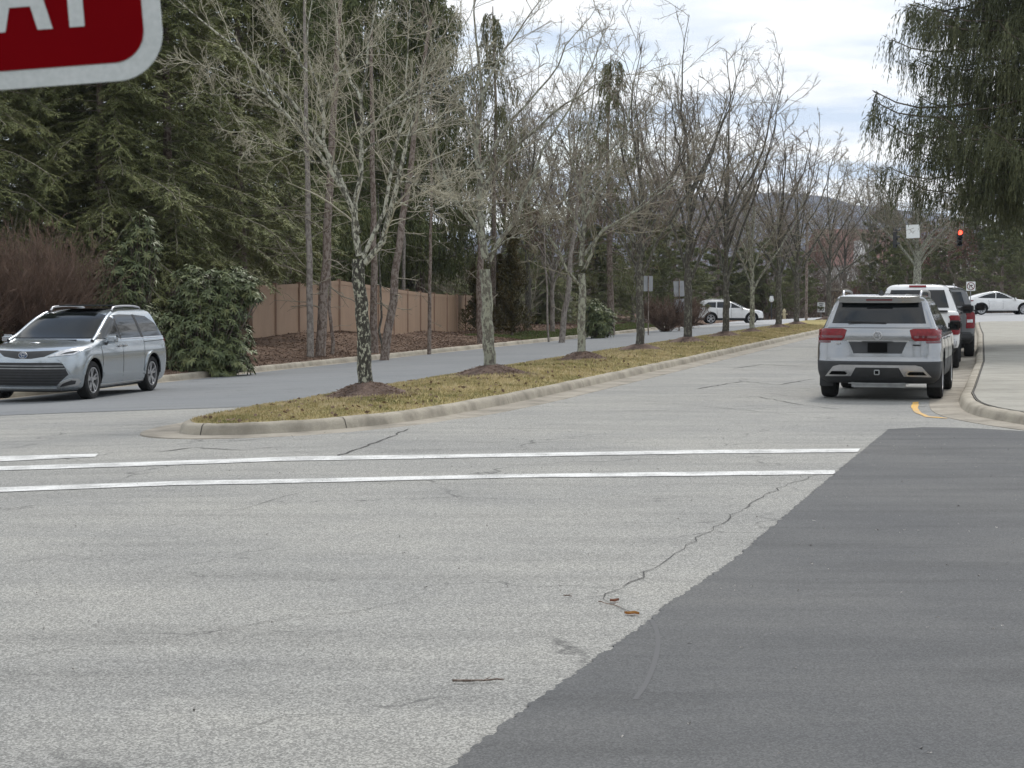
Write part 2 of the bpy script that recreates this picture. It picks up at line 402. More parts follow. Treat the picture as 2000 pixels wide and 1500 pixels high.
# ground: one sheet to the horizon, pressed down under the paving
def ground():
    us = np.concatenate([np.array([-1300, -1100, -900, -500, -250, -150]), np.arange(-110, -24, 3.0), np.arange(-24, -18.9, .5), [-18.86, -18.6, -12, -6, 0, 8, 8.2, 12, 20, 40, 80, 200, 600, 1000, 1300]])
    vs2 = np.concatenate([np.array([-900, -300, -60, -20]), np.arange(0, 142, 2.0), [145, 150, 160, 180, 200, 240, 300, 450, 800, 1200, 1350]])
    U, V = np.meshgrid(us, vs2); X = U*c_+V*s_; Y = -U*s_+V*c_
    Z = T(X, Y)
    low = (U > -18.7) & (U < 8.1) | ((V > 110) & (V < 146) & (U > -18.7)) | ((V < 20) & (U > -18.7))
    Z = np.where(low, T(X, Y)-.35, np.where(U > 8, T(X, Y)+.1, Z))
    Z = Z+np.where(U < -19, np.sin(U*1.7+V*.9)*.03+np.sin(V*.53)*.04, 0)
    n, m = U.shape; V3 = np.stack([X, Y, Z], -1).reshape(-1, 3)
    i, j = np.meshgrid(np.arange(n-1), np.arange(m-1), indexing='ij'); a = (i*m+j).ravel()
    me = quads('ground', V3, np.stack([a, a+1, a+m+1, a+m], 1))
    o = link('ground', me, M['straw'], smooth='all'); o['kind'] = 'structure'
ground()
drape('road', [(-18.72, -14), (60, -14), (60, 20), (8.2, 22), (8.2, 101), (60, 101), (60, 144), (-60, 144), (-60, 113), (-24, 113), (-20.5, 112), (-18.72, 108)], 0, M['road'], zf=road_z)
# smoother lane left of the median
seam = [GU(-120, 815), GU(0, 812), GU(150, 806), GU(330, 800), GU(480, 795)]
lane = [(-18.7, seam[0][1]+1.2)]+[q for q in seam if q[0] > -18.6]+[(-10.0, 23.5), (-10.0, 111), (-18.7, 108)]
drape('left_lane', lane, .005, M['lane'])
drape('cross_street', [(-60, 113.4), (-24, 113.2), (-20, 112.2), (-12, 111.5), (-7, 111), (-1, 104), (.5, 102.3), (60, 101.6), (60, 143), (-60, 143)], .010, M['cross'], zf=road_z)
# dark new asphalt in the foreground
dk = [(1735, 839), (1690, 876), (1630, 926), (1580, 968), (1530, 1011), (1440, 1088), (1360, 1146), (1290, 1188), (1272, 1212), (1200, 1262), (1130, 1312), (1050, 1366), (960, 1436), (880, 1500)]
left = jag([GU(*q) for q in dk], .016, .035, 3)
top = jag([GU(2300, 862), GU(2000, 843), GU(1900, 837), GU(1800, 835), GU(1735, 839)], .02, .3, 5)
new = left+[UV(-1.6, 3), UV(-2.4, -10), (50, -10), (50, 16)]+top[:-1]
drape('new_asphalt', new, .007, M['new'])
# painted markings
def strip(name, a, b, w0, mat, dz=.006, wob=0):
    """a,b: pixel polylines of the two long edges"""
    A = [GU(*q) for q in a]; B = [GU(*q) for q in b]
    return drape(name, jag(A, .008, .25, 7)+jag(B, .008, .25, 8)[::-1], dz, mat)
strip('crosswalk_line', [(-300, 923), (0, 912), (400, 899), (900, 888), (1350, 880), (1680, 877)], [(-300, 931), (0, 920), (400, 907), (900, 895), (1350, 887), (1675, 884)], 0, M['white'])
strip('crosswalk_line', [(-300, 964), (0, 953), (500, 938), (1000, 927), (1400, 922), (1630, 919)], [(-300, 973), (0, 962), (500, 946), (1000, 934), (1400, 930), (1632, 927)], 0, M['white'])
strip('stop_line', [(-300, 903), (0, 892), (192, 887)], [(-300, 914), (0, 902), (186, 893)], 0, M['white'])
strip('yellow_kerb_mark', [(1783, 786), (1780, 795), (1786, 806), (1808, 815), (1850, 818)], [(1795, 785), (1793, 797), (1800, 807), (1815, 813), (1850, 817)], 0, M['yellow'])
def crack(pts, w0, seed, name='road_crack_mark'):
    q = jag([GU(*p) for p in pts], .03, .18, seed); q = resample(q, .2); rg = random.Random(seed)
    a = []; b = []
    for i, (u, v) in enumerate(q):
        j = w0*rg.uniform(.2, .75)*(.3 if i in (0, len(q)-1) else 1)
        p = offset(q[max(0, i-1):i+2], j)[min(i, 1)]; r = offset(q[max(0, i-1):i+2], -j)[min(i, 1)]
        a.append(p); b.append(r)
    V_ = []; Q = []
    for i in range(len(q)):
        for s in (a[i], b[i]):
            x, y = W2(*s); V_.append((x, y, float(T(x, y))+.0055))
        if i: k = 2*i; Q.append((k-2, k-1, k+1, k))
    o = link(name, quads(name, V_, Q), M['crack']); o['kind'] = 'structure'
crack([(1625, 918), (1530, 950), (1440, 1000), (1345, 1065), (1280, 1110), (1215, 1148)], .008, 1)
crack([(1215, 1148), (1170, 1172), (1215, 1190), (1240, 1200)], .006, 2)
crack([(800, 838), (740, 862), (690, 880), (640, 898)], .022, 3)
crack([(0, 868), (150, 872), (280, 868), (420, 866), (560, 852)], .012, 4)
crack([(330, 848), (250, 850), (140, 848), (0, 849)], .010, 5)
crack([(0, 1290), (140, 1268), (330, 1248), (520, 1215), (690, 1195), (820, 1165)], .004, 6)
crack([(330, 1003), (470, 995), (600, 960)], .006, 8)
crack([(560, 880), (640, 890), (760, 884), (900, 876)], .008, 9)
crack([(1120, 700), (1250, 690), (1350, 683), (1420, 686)], .03, 10)
crack([(1500, 668), (1560, 657), (1600, 655)], .06, 11)
crack([(1640, 800), (1560, 790), (1480, 775), (1420, 778)], .02, 12)
crack([(1050, 1400), (1180, 1310), (1270, 1250)], .003, 13)
crack([(1360, 760), (1450, 745), (1520, 752), (1590, 740)], .03, 14)  # dark jagged strip drawn for the mottled dark patches left of the SUV
crack([(1430, 720), (1490, 712), (1570, 716)], .04, 15)  # another dark strip for the same mottled patches
crack([(1240, 780), (1330, 790), (1440, 800), (1560, 812)], .012, 16)
crack([(300, 884), (380, 874), (470, 880), (560, 872)], .025, 17)
crack([(900, 862), (1010, 868), (1130, 860), (1260, 866)], .010, 18)
crack([(0, 1105), (120, 1085), (250, 1100), (370, 1070)], .004, 19)
crack([(420, 1440), (560, 1400), (700, 1395), (820, 1360)], .003, 20)
# kerbs
right = [(30, -2), (14, 8), (6, 16.5), (3, 20.2), (1.13, 23.3), (.6, 24.2), (.28, 24.9), (-.05, 25.8), (-.27, 27.1), (-.35, 29.5)]
right = smooth_path(right, 2)+[(float(np.interp(v, [29, 44, 75, 97], [-.35, -.16, -.16, -.35])), v) for v in range(32, 98, 3)]+smooth_path([(-.35, 98), (-.35, 100.4), (.4, 101.3), (2, 101.6)], 2)+[(20, 101.6), (40, 101.6)]
right = resample(right, .8); rr_ = right[::-1]      # travel so that 'left' is towards the sidewalk
kerb('right_kerb', rr_, PROF, M['curb'], 1); kerb('right_gutter', rr_, GUT, M['gutter'], 1)
leftk = resample([(-18.7, -12), (-18.7, 107)]+smooth_path([(-18.7, 107), (-18.8, 110), (-20, 112.4), (-24, 113.2)], 2)+[(-60, 113.4)], .9)
kerb('left_kerb', leftk, PROF, M['curb'], 2); kerb('left_gutter', leftk, [(-.40, -.03), (-.39, .009), (.01, .012)], M['gutter'], 2)
med = [(-11, 108), (-11, 60), (-10.8, 40), (-10.45, 27), (-10.35, 23.4), (-10.25, 21.9), (-9.95, 21.0), (-9.4, 20.6), (-8.7, 20.75), (-7.95, 21.5), (-7.4, 23), (-7.15, 26), (-7.05, 30), (-7.05, 108)]
med = smooth_path(med, 2)+smooth_path([(-7.05, 108), (-7.3, 110.3), (-9, 111), (-10.7, 110.3), (-11, 108)], 2)[1:]
med = resample(med, .6)
kerb('median_kerb', med, PROF, M['curb'], 3)
kerb('median_gutter', med, [(-.5, -.03), (-.48, .008), (.01, .014)], M['gutter'], 3)
for iv in range(6, len(med)-4, 9):
    (ua, va), (ub, vb) = med[iv], med[iv+1]; tu, tv = ub-ua, vb-va; tl_ = math.hypot(tu, tv); tu, tv = tu/tl_, tv/tl_
    VJ = []
    for sg in (-1, 1):
        for d_, h_ in PROF[1:-1]:
            uu, vv_ = ua-tv*(d_-.003)+tu*sg*.006, va+tu*(d_-.003)+tv*sg*.006; x, y = W2(uu, vv_); VJ.append((x, y, road_z(ua, va)+h_+.007))
    kk = len(PROF)-2
    oj = link('kerb_joint', quads('kj', VJ, [(a, a+1, a+1+kk, a+kk) for a in range(kk-1)]), M['stain']); oj['kind'] = 'structure'
inner = offset(med, .165)
_IA = np.array(inner); _IB = _IA[1:]-_IA[:-1]
def edge_d(u, v):
    u = np.atleast_1d(np.asarray(u, float)); v = np.atleast_1d(np.asarray(v, float)); o = np.empty(len(u))
    for k in range(0, len(u), 4000):
        P_ = np.stack([u[k:k+4000], v[k:k+4000]], 1)[:, None]; t = np.clip(((P_-_IA[None, :-1])*_IB[None]).sum(-1)/(_IB**2).sum(-1)[None], 0, 1)
        o[k:k+4000] = np.sqrt((((_IA[None, :-1]+t[..., None]*_IB[None])-P_)**2).sum(-1).min(1))
    return o
def med_h(u, v):
    d = np.clip(edge_d(u, v)/1.8, 0, 1)
    return .140+.115*(1-(1-d)**2)+(.012*np.sin(v*2.1+u)+.01*np.sin(u*5))*np.clip(d*4, 0, 1)
def med_z(u, v):
    x, y = W2(u, v); return float(T(x, y))+float(med_h(np.array([u]), np.array([v]))[0])
ip = inner[::1][:-1]
drape('median_turf', ip, 0, M['turf'], 1.0, zf=med_z)
walkpoly = [p for p in offset(rr_, .215)]
walkpoly = walkpoly+[(40, -2), (40, 101.3)]
drape('sidewalk', walkpoly, .146, M['walk'])
def joint(a, b, w0=.012, dz=.150):
    q = resample([a, b], 1.0); A = offset(q, w0); B = offset(q, -w0); V_ = []; Q = []
    for i in range(len(q)):
        for s in (A[i], B[i]):
            x, y = W2(*s); V_.append((x, y, float(T(x, y))+dz))
        if i: k = 2*i; Q.append((k-2, k-1, k+1, k))
    return V_, Q
VV = []; QQ = []
def addj(V_, Q):
    o = len(VV); VV.extend(V_); QQ.extend([tuple(i+o for i in q) for q in Q])
for v in [27.8, 30.7, 33.8, 37, 40.4, 44, 48, 52.4, 57, 62, 68, 75, 83, 92]: addj(*joint((0.2, v), (9, v), .014))
wp = resample(offset(rr_, .222), .8); wp = [p for p in wp if p[0] < 6]
V_ = []; Q = []
for i, (u, v) in enumerate(wp):
    for s in (offset(wp, .03)[i], offset(wp, -.0)[i]) if False else ((u, v), (u+.022, v+.012)):
        x, y = W2(*s); V_.append((x, y, float(T(x, y))+.1515))
    if i: k = 2*i; Q.append((k-2, k-1, k+1, k))
addj(V_, Q)
o = link('sidewalk_joint', quads('j', VV, QQ), M['stain']); o['kind'] = 'structure'

# ---------------------------------------------------------------- vegetation tools (vectorised)
class Geo:
    def __init__(s): s.V = []; s.Q = []; s.n = 0
    def add(s, V, Q): s.V.append(V.reshape(-1, 3)); s.Q.append(Q.reshape(-1, 4)+s.n); s.n += V.size//3
    def mesh(s, name): return quads(name, np.concatenate(s.V), np.concatenate(s.Q))
def nrm(a): return a/np.maximum(np.linalg.norm(a, axis=-1, keepdims=True), 1e-9)
def tubes(geo, Pn, R, n=3):
    B, K, _ = Pn.shape
    t = np.gradient(Pn, axis=1); t = nrm(t)
    ref = np.zeros_like(t); ref[..., 0] = .31; ref[..., 1] = .95; ref[..., 2] = .05
    a = nrm(np.cross(t, ref)); b = np.cross(t, a)
    an = np.arange(n)*2*np.pi/n
    ring = Pn[:, :, None, :]+R[:, :, None, None]*(np.cos(an)[None, None, :, None]*a[:, :, None, :]+np.sin(an)[None, None, :, None]*b[:, :, None, :])
    V = ring.reshape(-1, 3)
    bi, ki, ni = np.meshgrid(np.arange(B), np.arange(K-1), np.arange(n), indexing='ij')
    base = (bi*K+ki)*n; n2 = (ni+1) % n
    geo.add(V, np.stack([base+ni, base+n2, base+n+n2, base+n+ni], -1))
def spawn(rng, Pn, R, nper, t0, t1, ang, lf, K, rf, up=0.0, wig=.15, rmin=.004, lens=None, flat=False, tip=.45, lmin=.12):
    B, K0, _ = Pn.shape
    seg = np.linalg.norm(np.diff(Pn, axis=1), axis=-1); Ln = seg.sum(1)
    t = t0+(t1-t0)*(np.arange(nper)[None]+rng.random((B, nper)))/nper
    x = t*(K0-1); i = np.clip(x.astype(int), 0, K0-2); f = (x-i)[..., None]
    bi = np.arange(B)[:, None]
    p = Pn[bi, i]*(1-f)+Pn[bi, i+1]*f; tg = nrm(Pn[bi, i+1]-Pn[bi, i])
    r0 = (R[bi, i]*(1-f[..., 0])+R[bi, i+1]*f[..., 0])*rf
    az = rng.random((B, nper))*2*np.pi
    ref = np.zeros_like(tg); ref[..., 2] = 1; ref[..., 0] = .13
    a = nrm(np.cross(tg, ref)); b = np.cross(a, tg)
    if flat: side = np.where(np.arange(nper) % 2 == 0, 0, np.pi)[None]; az = side+rng.normal(0, .25, (B, nper))
    an = ang*(1+rng.normal(0, .18, (B, nper)))
    d = np.cos(an)[..., None]*tg+np.sin(an)[..., None]*(np.cos(az)[..., None]*a+np.sin(az)[..., None]*b)
    ln = (Ln[:, None] if lens is None else lens)*lf*(1-.55*t)*rng.uniform(.7, 1.25, (B, nper)); ln = np.maximum(ln, lmin)
    p = p.reshape(-1, 3); d = d.reshape(-1, 3); ln = ln.reshape(-1); r0 = np.maximum(r0.reshape(-1), rmin)
    out_ = [p]; step = (ln/(K-1))[:, None]
    for k in range(K-1):
        d = nrm(d+rng.normal(0, wig, d.shape)+np.array([0, 0, up])); p = p+d*step; out_.append(p)
    C = np.stack(out_, 1); RR = r0[:, None]*np.linspace(1, tip, K)[None]
    return C, np.maximum(RR, rmin*.8)
def leafq(geo, c, d, ln, wd, rng, nz=None):
    """flat leaf quads from c along d (diamond-ish)"""
    n = len(c); r = rng.normal(0, 1, (n, 3)) if nz is None else nz
    s = nrm(np.cross(d, r)); ln = np.broadcast_to(ln, (n,))[:, None]; wd = np.broadcast_to(wd, (n,))[:, None]
    V = np.stack([c, c+d*ln*.5+s*wd*.5, c+d*ln, c+d*ln*.5-s*wd*.5], 1)
    geo.add(V, np.arange(n*4).reshape(n, 4))
def along(rng, C, per):
    B, K, _ = C.shape; t = rng.random((B, per))*(K-1); i = np.clip(t.astype(int), 0, K-2); f = (t-i)[..., None]; bi = np.arange(B)[:, None]
    p = C[bi, i]*(1-f)+C[bi, i+1]*f; tg = nrm(C[bi, i+1]-C[bi, i]); return p.reshape(-1, 3), tg.reshape(-1, 3)
def poly_rs(pts, K):
    pts = np.asarray(pts, float)
    if len(pts) > 2:   # Catmull-Rom
        q = []
        P4 = np.vstack([2*pts[0]-pts[1], pts, 2*pts[-1]-pts[-2]])
        for i in range(len(pts)-1):
            p0, p1, p2, p3 = P4[i:i+4]
            for t in np.linspace(0, 1, 6, endpoint=False):
                q.append(.5*((2*p1)+(-p0+p2)*t+(2*p0-5*p1+4*p2-p3)*t*t+(-p0+3*p1-3*p2+p3)*t**3))
        q.append(pts[-1]); pts = np.array(q)
    s = np.concatenate([[0], np.cumsum(np.linalg.norm(np.diff(pts, axis=0), axis=1))])
    x = np.linspace(0, s[-1], K); return np.stack([np.interp(x, s, pts[:, i]) for i in range(3)], 1)

def bare_tree(name, seed, trunk, limbs, dens=1.0, tw=.006, bm_=None, tm=None, loc=(0, 0, 0), label='', cat='tree', group=None, fine=True, flare=1.5, lim_n=6):
    """trunk: (pts, r0, r1); limbs: list of (pts, r0); coordinates local"""
    rng = np.random.default_rng(seed)
    root = empty(name, loc, 0, label, cat, group)
    g = Geo(); K = 14
    tp = poly_rs(trunk[0], K)[None]; tr = np.linspace(trunk[1], trunk[2], K); tr[0] *= flare; tr[1] *= 1+(flare-1)*.25
    tp[0, 1:-1, :2] += rng.normal(0, trunk[1]*.10, (K-2, 2))
    tubes(g, tp, tr[None], 12)
    link('trunk', g.mesh('trunk'), bm_ or M['bark2'], root, smooth='all')
    lg = Geo(); cg = Geo()
    LP = np.stack([poly_rs(p, 12) for p, r in limbs]); LR = np.stack([r*.86*(1-np.linspace(0, 1, 12))**1.15+tw*1.1 for p, r in limbs])
    LP[:, 1:] += rng.normal(0, .025, LP[:, 1:].shape)
    tubes(lg, LP, LR, lim_n)
    link('limbs', lg.mesh('limbs'), M['limb1'] if bm_ is M['bark1'] else (bm_ or M['bark2']), root, smooth='all')
    n1 = int(10*dens); a, ar = spawn(rng, LP, LR, n1, .10, 1, .80, .40, 8, .30, up=.05, wig=.12, rmin=tw*1.35)
    tubes(cg, a, ar, 4)
    a2 = np.concatenate([a]); r2 = ar
    b, br = spawn(rng, a2, r2, int(5*dens), .15, 1, .72, .50, 6, .62, up=.04, wig=.17, rmin=tw*1.0)
    tubes(cg, b, br, 3)
    if fine:
        c, cr = spawn(rng, b, br, 5, .1, 1, .65, .55, 5, .7, up=.03, wig=.20, rmin=tw*.75)
        tubes(cg, c, cr, 3)
        e, er = spawn(rng, LP, LR, int(10*dens), .15, 1, .9, .10, 4, .3, up=.05, wig=.25, rmin=tw)
        tubes(cg, e, er, 3)
    link('crown', cg.mesh('crown'), tm or M['twig2'], root)
    return root
def auto_limbs(rng, H, hb, n, spread, r, lean=0.0, leader=True, axis=None):
    limbs = []
    if leader: limbs.append(([(0, 0, hb*.95), (lean*.3+.05, 0, H*.5), (lean+rng.normal(0, .2), rng.normal(0, .2), H*.78), (lean, 0, H)], r*.62))
    for i in range(n):
        z0 = hb*(.9)+(H*.45-hb*.6)*(i/n)*rng.uniform(.6, 1.1); az = i*2.4+rng.uniform(-.5, .5); R = spread*rng.uniform(.6, 1.05)*(1-.4*i/n)
        top = z0+(H-z0)*rng.uniform(.55, .95)
        dx, dy = math.cos(az), math.sin(az)
        limbs.append(([(0, 0, z0), (dx*R*.22, dy*R*.22, z0+(top-z0)*.22), (dx*R*.6, dy*R*.6, z0+(top-z0)*.5), (dx*R*.88+rng.normal(0, .15), dy*R*.88, z0+(top-z0)*.8), (dx*R, dy*R, top)], r*rng.uniform(.30, .5)))
    return limbs

# --- the row of ten trees on the median
def med_tree_pos(px):
    Z = -9/(c_*(px-1000)/F-s_); x = (px-1000)/F*Z; u, v = UV(x, Z); return x, Z, med_z(u, v)
GR = 'bare trees along the grass median'
def trace(px0, pts, Z, base, dy=None, seed=0):
    rg = random.Random(seed); dep = rg.uniform(-1, 1) if dy is None else dy; o = []
    n = len(pts)
    for i, (x, y) in enumerate(pts):
        d = dep*(i/(n-1))**1.2; p = P(x, y, Z+d); o.append((p.x-base[0], p.y-base[1], p.z-base[2]))
    return o
specs = []
# nearest tree: limbs traced from the photograph, each given its own depth
x, Z, z = med_tree_pos(713); b1 = (x, Z, z)
def tl(Zt, base, arr): return [(trace(0, p, Zt, base, d), r) for p, d, r in arr]
L1 = tl(Z, b1, [
 ([(702, 500), (699, 440), (697, 395), (703, 330), (705, 250), (711, 150), (728, 50), (740, -70)], .3, .062),
 ([(700, 455), (685, 400), (655, 345), (622, 300), (585, 250), (535, 205), (480, 165), (400, 130), (330, 112)], -1.0, .045),
 ([(690, 415), (660, 350), (632, 285), (595, 230), (540, 165), (480, 110), (410, 55), (340, 0), (300, -40)], .6, .042),
 ([(688, 405), (660, 350), (634, 290), (630, 235), (622, 180), (605, 130), (602, 60), (615, -20), (620, -80)], 1.2, .040),
 ([(712, 515), (738, 492), (755, 450), (765, 400), (778, 345), (795, 285), (808, 225), (822, 150), (850, 60), (880, -30)], -.8, .052),
 ([(708, 505), (722, 480), (742, 425), (757, 375), (768, 330), (785, 260), (800, 215), (790, 150), (800, 60), (790, -40)], .8, .040),
 ([(704, 268), (735, 238), (775, 205), (830, 180), (890, 150), (950, 120)], -1.2, .028),
 ([(703, 270), (750, 215), (800, 170), (850, 120), (900, 60), (930, 0)], 1.0, .022),
 ([(775, 352), (810, 358), (850, 362), (900, 350)], -1.0, .014),
 ([(768, 395), (810, 402), (850, 408), (900, 395), (940, 400)], .8, .014),
 ([(630, 215), (660, 150), (700, 110), (760, 75), (800, 60)], -.8, .020),
 ([(600, 140), (560, 80), (520, 20), (500, -40)], .5, .018),
 ([(560, 225), (500, 195), (430, 180), (370, 182)], -1.6, .016),
 ([(640, 330), (590, 300), (540, 290), (480, 250)], -2.0, .014),
 ([(706, 200), (680, 140), (660, 80), (650, -20)], 1.5, .022),
 ([(708, 300), (750, 270), (800, 262), (850, 240), (900, 200)], 1.8, .018)])
T1 = bare_tree('median_tree', 11, ([(0, 0, -.1), (-.02, .02, .6), (-.05, 0, 1.3), (-.09, 0, 1.75), (-.1, 0, 2.05)], .115, .092), L1, 1.05, .0044, M['bark1'], M['twig1'], b1,
   'bare tree with white lichen spots on its trunk, nearest the rounded end of the median', 'tree', GR)
x, Z, z = med_tree_pos(957); b2 = (x, Z, z)
L2_ = tl(Z, b2, [
 ([(948, 505), (940, 430), (936, 350), (932, 270), (938, 180), (930, 90), (925, -20), (930, -80)], .3, .085),
 ([(950, 500), (925, 440), (895, 395), (868, 350), (850, 310), (825, 250), (815, 200), (790, 130)], -.8, .06),
 ([(940, 380), (965, 330), (1000, 290), (1050, 250), (1110, 200), (1180, 160), (1230, 140)], -1.0, .045),
 ([(955, 510), (985, 460), (1015, 400), (1040, 340), (1075, 270), (1120, 200), (1160, 120), (1180, 40)], .9, .050),
 ([(938, 330), (980, 260), (1040, 190), (1090, 130), (1130, 60), (1170, 10)], 1.0, .035),
 ([(934, 280), (900, 210), (870, 150), (860, 80), (830, 0)], -1.0, .035),
 ([(936, 200), (970, 130), (1010, 60), (1050, 10), (1070, -50)], .8, .030),
 ([(950, 500), (990, 470), (1040, 455), (1090, 430)], -1.4, .020),
 ([(895, 395), (840, 380), (790, 345), (760, 310)], 1.2, .018),
 ([(870, 350), (850, 270), (860, 190), (880, 120)], .6, .022),
 ([(940, 430), (970, 400), (1000, 395), (1050, 380)], 1.9, .016)])
bare_tree('median_tree', 12, ([(0, 0, -.1), (-.03, 0, .7), (-.06, 0, 1.5), (-.1, 0, 2.0)], .12, .10), L2_, 1.15, .0050, M['bark2'], M['twig2'], b2,
   'bare grey tree on mulch mound, second from the rounded end of the median', 'tree', GR)
x, Z, z = med_tree_pos(1135); b3 = (x, Z, z)
L3_ = tl(Z, b3, [
 ([(1135, 520), (1138, 440), (1140, 350), (1150, 250), (1160, 170), (1165, 90)], .3, .06),
 ([(1137, 560), (1115, 540), (1095, 500), (1080, 470), (1062, 440), (1050, 390), (1045, 330)], -.8, .042),
 ([(1142, 525), (1160, 480), (1180, 450), (1230, 420), (1280, 385), (1330, 345), (1375, 300)], -1.2, .042),
 ([(1140, 500), (1175, 455), (1215, 430), (1255, 395), (1310, 350)], .6, .035),
 ([(1135, 470), (1110, 400), (1090, 340), (1075, 270), (1080, 200)], .9, .035),
 ([(1140, 430), (1180, 360), (1210, 290), (1230, 220), (1235, 150)], .5, .035),
 ([(1138, 470), (1100, 430), (1050, 400), (1000, 390)], -1.5, .022),
 ([(1145, 360), (1190, 290), (1250, 240), (1290, 190)], -1.0, .025),
 ([(1142, 400), (1120, 330), (1110, 250), (1120, 160)], -.5, .028)])
bare_tree('median_tree', 13, ([(0, 0, -.1), (0, 0, .7), (.02, 0, 1.4), (0, 0, 2.0)], .10, .085), L3_, 1.1, .0060, M['bark2'], M['twig2'], b3,
   'small bare grey-green tree, third from the rounded end of the median', 'tree', GR)
ords = ['fourth', 'fifth', 'sixth', 'seventh', 'eighth', 'ninth', 'tenth']
par = [(1249, 8.3, 2.1, 9, 3.2, .12, M['bark3'], 'dark trunked bare tree with low ascending limbs'), (1343, 10.3, 2.0, 9, 2.8, .14, M['bark3'], 'tall bare tree with lichen spotted trunk'),
       (1417, 10.3, 2.0, 9, 3.4, .13, M['bark3'], 'wide bare dark tree on low mulch mound'), (1468, 8.0, 1.8, 8, 2.8, .11, M['bark2'], 'slender bare tree with a low pale side limb'),
       (1520, 9.6, 2.2, 9, 3.4, .15, M['bark3'], 'bare brown tree with a flared base'), (1555, 9.5, 2.2, 8, 3.4, .14, M['bark3'], 'dark bare tree with a spreading crown'),
       (1618, 9.8, 2.4, 10, 4.8, .16, M['bark3'], 'dark bare tree with wide low limbs at the far end of the median')]
for i, (px, H, hb, n, sp, r, bk, lb) in enumerate(par):
    rng = np.random.default_rng(40+i); x, Z, z = med_tree_pos(px)
    bare_tree('median_tree', 50+i, ([(0, 0, -.1), (.02, 0, hb*.5), (0, 0, hb), (.03, 0, hb*1.15)], r, r*.8), auto_limbs(rng, H, hb, n, sp, r), .95-.02*i, .0066+.0008*i, bk, M['twig2'] if i % 2 else M['twig3'], (x, Z, z),
       lb+', '+ords[i]+' in the median row' if i < 6 else lb, 'tree', GR)
# mulch mounds
def mound(px, i, R):
    x, Z, z = med_tree_pos(px); rng = random.Random(i); bm = bmesh.new(); n = 26; rings = 7
    grid = []
    for k in range(rings+1):
        t = k/rings; row = []
        for j in range(n):
            a = j*2*math.pi/n; rr = R*t*(1+.10*math.sin(a*3+i)+.05*rng.uniform(-1, 1))
            dx, dy = rr*math.cos(a), rr*math.sin(a)*1.15
            zz = .20*(math.cos(t*math.pi)+1)/2+rng.uniform(-.008, .012)*(k > 0)
            u, v = UV(x+dx, Z+dy); zz += med_z(u, v)-z-(.02 if k == rings else 0)
            row.append(bm.verts.new((dx, dy, zz)))
            if k == 0: break
        grid.append(row)
    for j in range(n): bm.faces.new((grid[0][0], grid[1][j], grid[1][(j+1) % n]))
    for k in range(1, rings):
        for j in range(n): bm.faces.new((grid[k][j], grid[k+1][j], grid[k+1][(j+1) % n], grid[k][(j+1) % n]))
    me = bm_mesh('mulch_mound', bm)
    o = link('mulch_mound', me, M['mulch'], smooth='all'); o.location = (x, Z, z)
    w_ = ['nearest', 'second', 'third', 'fourth', 'fifth', 'sixth', 'seventh', 'eighth', 'ninth', 'farthest'][i]
    tag(o, 'brown shredded bark mulch mound around the %s tree of the median' % w_, 'mulch mound', 'mulch mounds round the median trees')
    # shreds
    g = Geo(); rg = np.random.default_rng(i); m = 1400 if i < 3 else 350
    rr = R*np.sqrt(rg.random(m))*1.1; a = rg.random(m)*2*np.pi; dx = rr*np.cos(a); dy = rr*np.sin(a)*1.15; t = np.minimum(rr/R, 1)
    zz = .20*(np.cos(t*np.pi)+1)/2+T(x+dx, Z+dy)+med_h((x+dx)*c_-(Z+dy)*s_, (x+dx)*s_+(Z+dy)*c_)-z+.004
    d = rg.normal(0, 1, (m, 3)); d[:, 2] *= .16; leafq(g, np.stack([dx, dy, zz], 1), nrm(d), rg.uniform(.03, .08, m), .014, rg)
    sh = link('bark_shreds', g.mesh('s'), M['litter'], o); sh['kind'] = 'stuff'
for i, px in enumerate([713, 957, 1135, 1249, 1343, 1417, 1468, 1520, 1555, 1618]): mound(px, i, [.74, .9, .7, .85, .8, .8, .6, .7, .7, .9][i])
# grass on the median
def in_poly(px_, py_, poly):
    n = len(poly); ins = np.zeros(px_.shape, bool); j = n-1
    for i in range(n):
        xi, yi = poly[i]; xj, yj = poly[j]
        c = ((yi > py_) != (yj > py_)) & (px_ < (xj-xi)*(py_-yi)/((yj-yi) or 1e-9)+xi); ins ^= c; j = i
    return ins
rg = np.random.default_rng(5); n = 120000
gv = 20.5+(rg.random(n)**1.7)*70; gu = rg.uniform(-11, -7, n); k = in_poly(gu, gv, inner[:-1]); gu, gv = gu[k], gv[k]
gx = gu*c_+gv*s_; gy = -gu*s_+gv*c_; gz = T(gx, gy)+med_h(gu, gv)-.002
ok = np.ones(len(gx), bool)
for px in [713, 957, 1135, 1249, 1343, 1417, 1468]:
    x, Z, z = med_tree_pos(px); ok &= ((gx-x)**2+((gy-Z)/1.1)**2) > .62**2
gx, gy, gz, gv = gx[ok], gy[ok], gz[ok], gv[ok]; m = len(gx)
g = Geo(); d = rg.normal(0, .55, (m, 3)); d[:, 2] = 1
sc = .6+gv/50
leafq(g, np.stack([gx, gy, gz], 1), nrm(d), rg.uniform(.03, .065, m)*np.minimum(sc, 1.4), .011*sc, rg)
k_ = rg.random(m) < .012; nl_ = int(k_.sum()); dl = rg.normal(0, 1, (nl_, 3)); dl[:, 2] *= .25; gl = Geo()
leafq(gl, np.stack([gx[k_], gy[k_], gz[k_]+.035], 1), nrm(dl), rg.uniform(.05, .10, nl_), .05, rg)
tag(link('median_leaves', gl.mesh('leaves'), M['litter']), 'brown dead leaves scattered over the median grass', 'leaf litter', kind='stuff')
tag(link('median_grass', g.mesh('grass'), M['blade']), 'short yellow-green dormant grass covering the median', 'grass', kind='stuff')
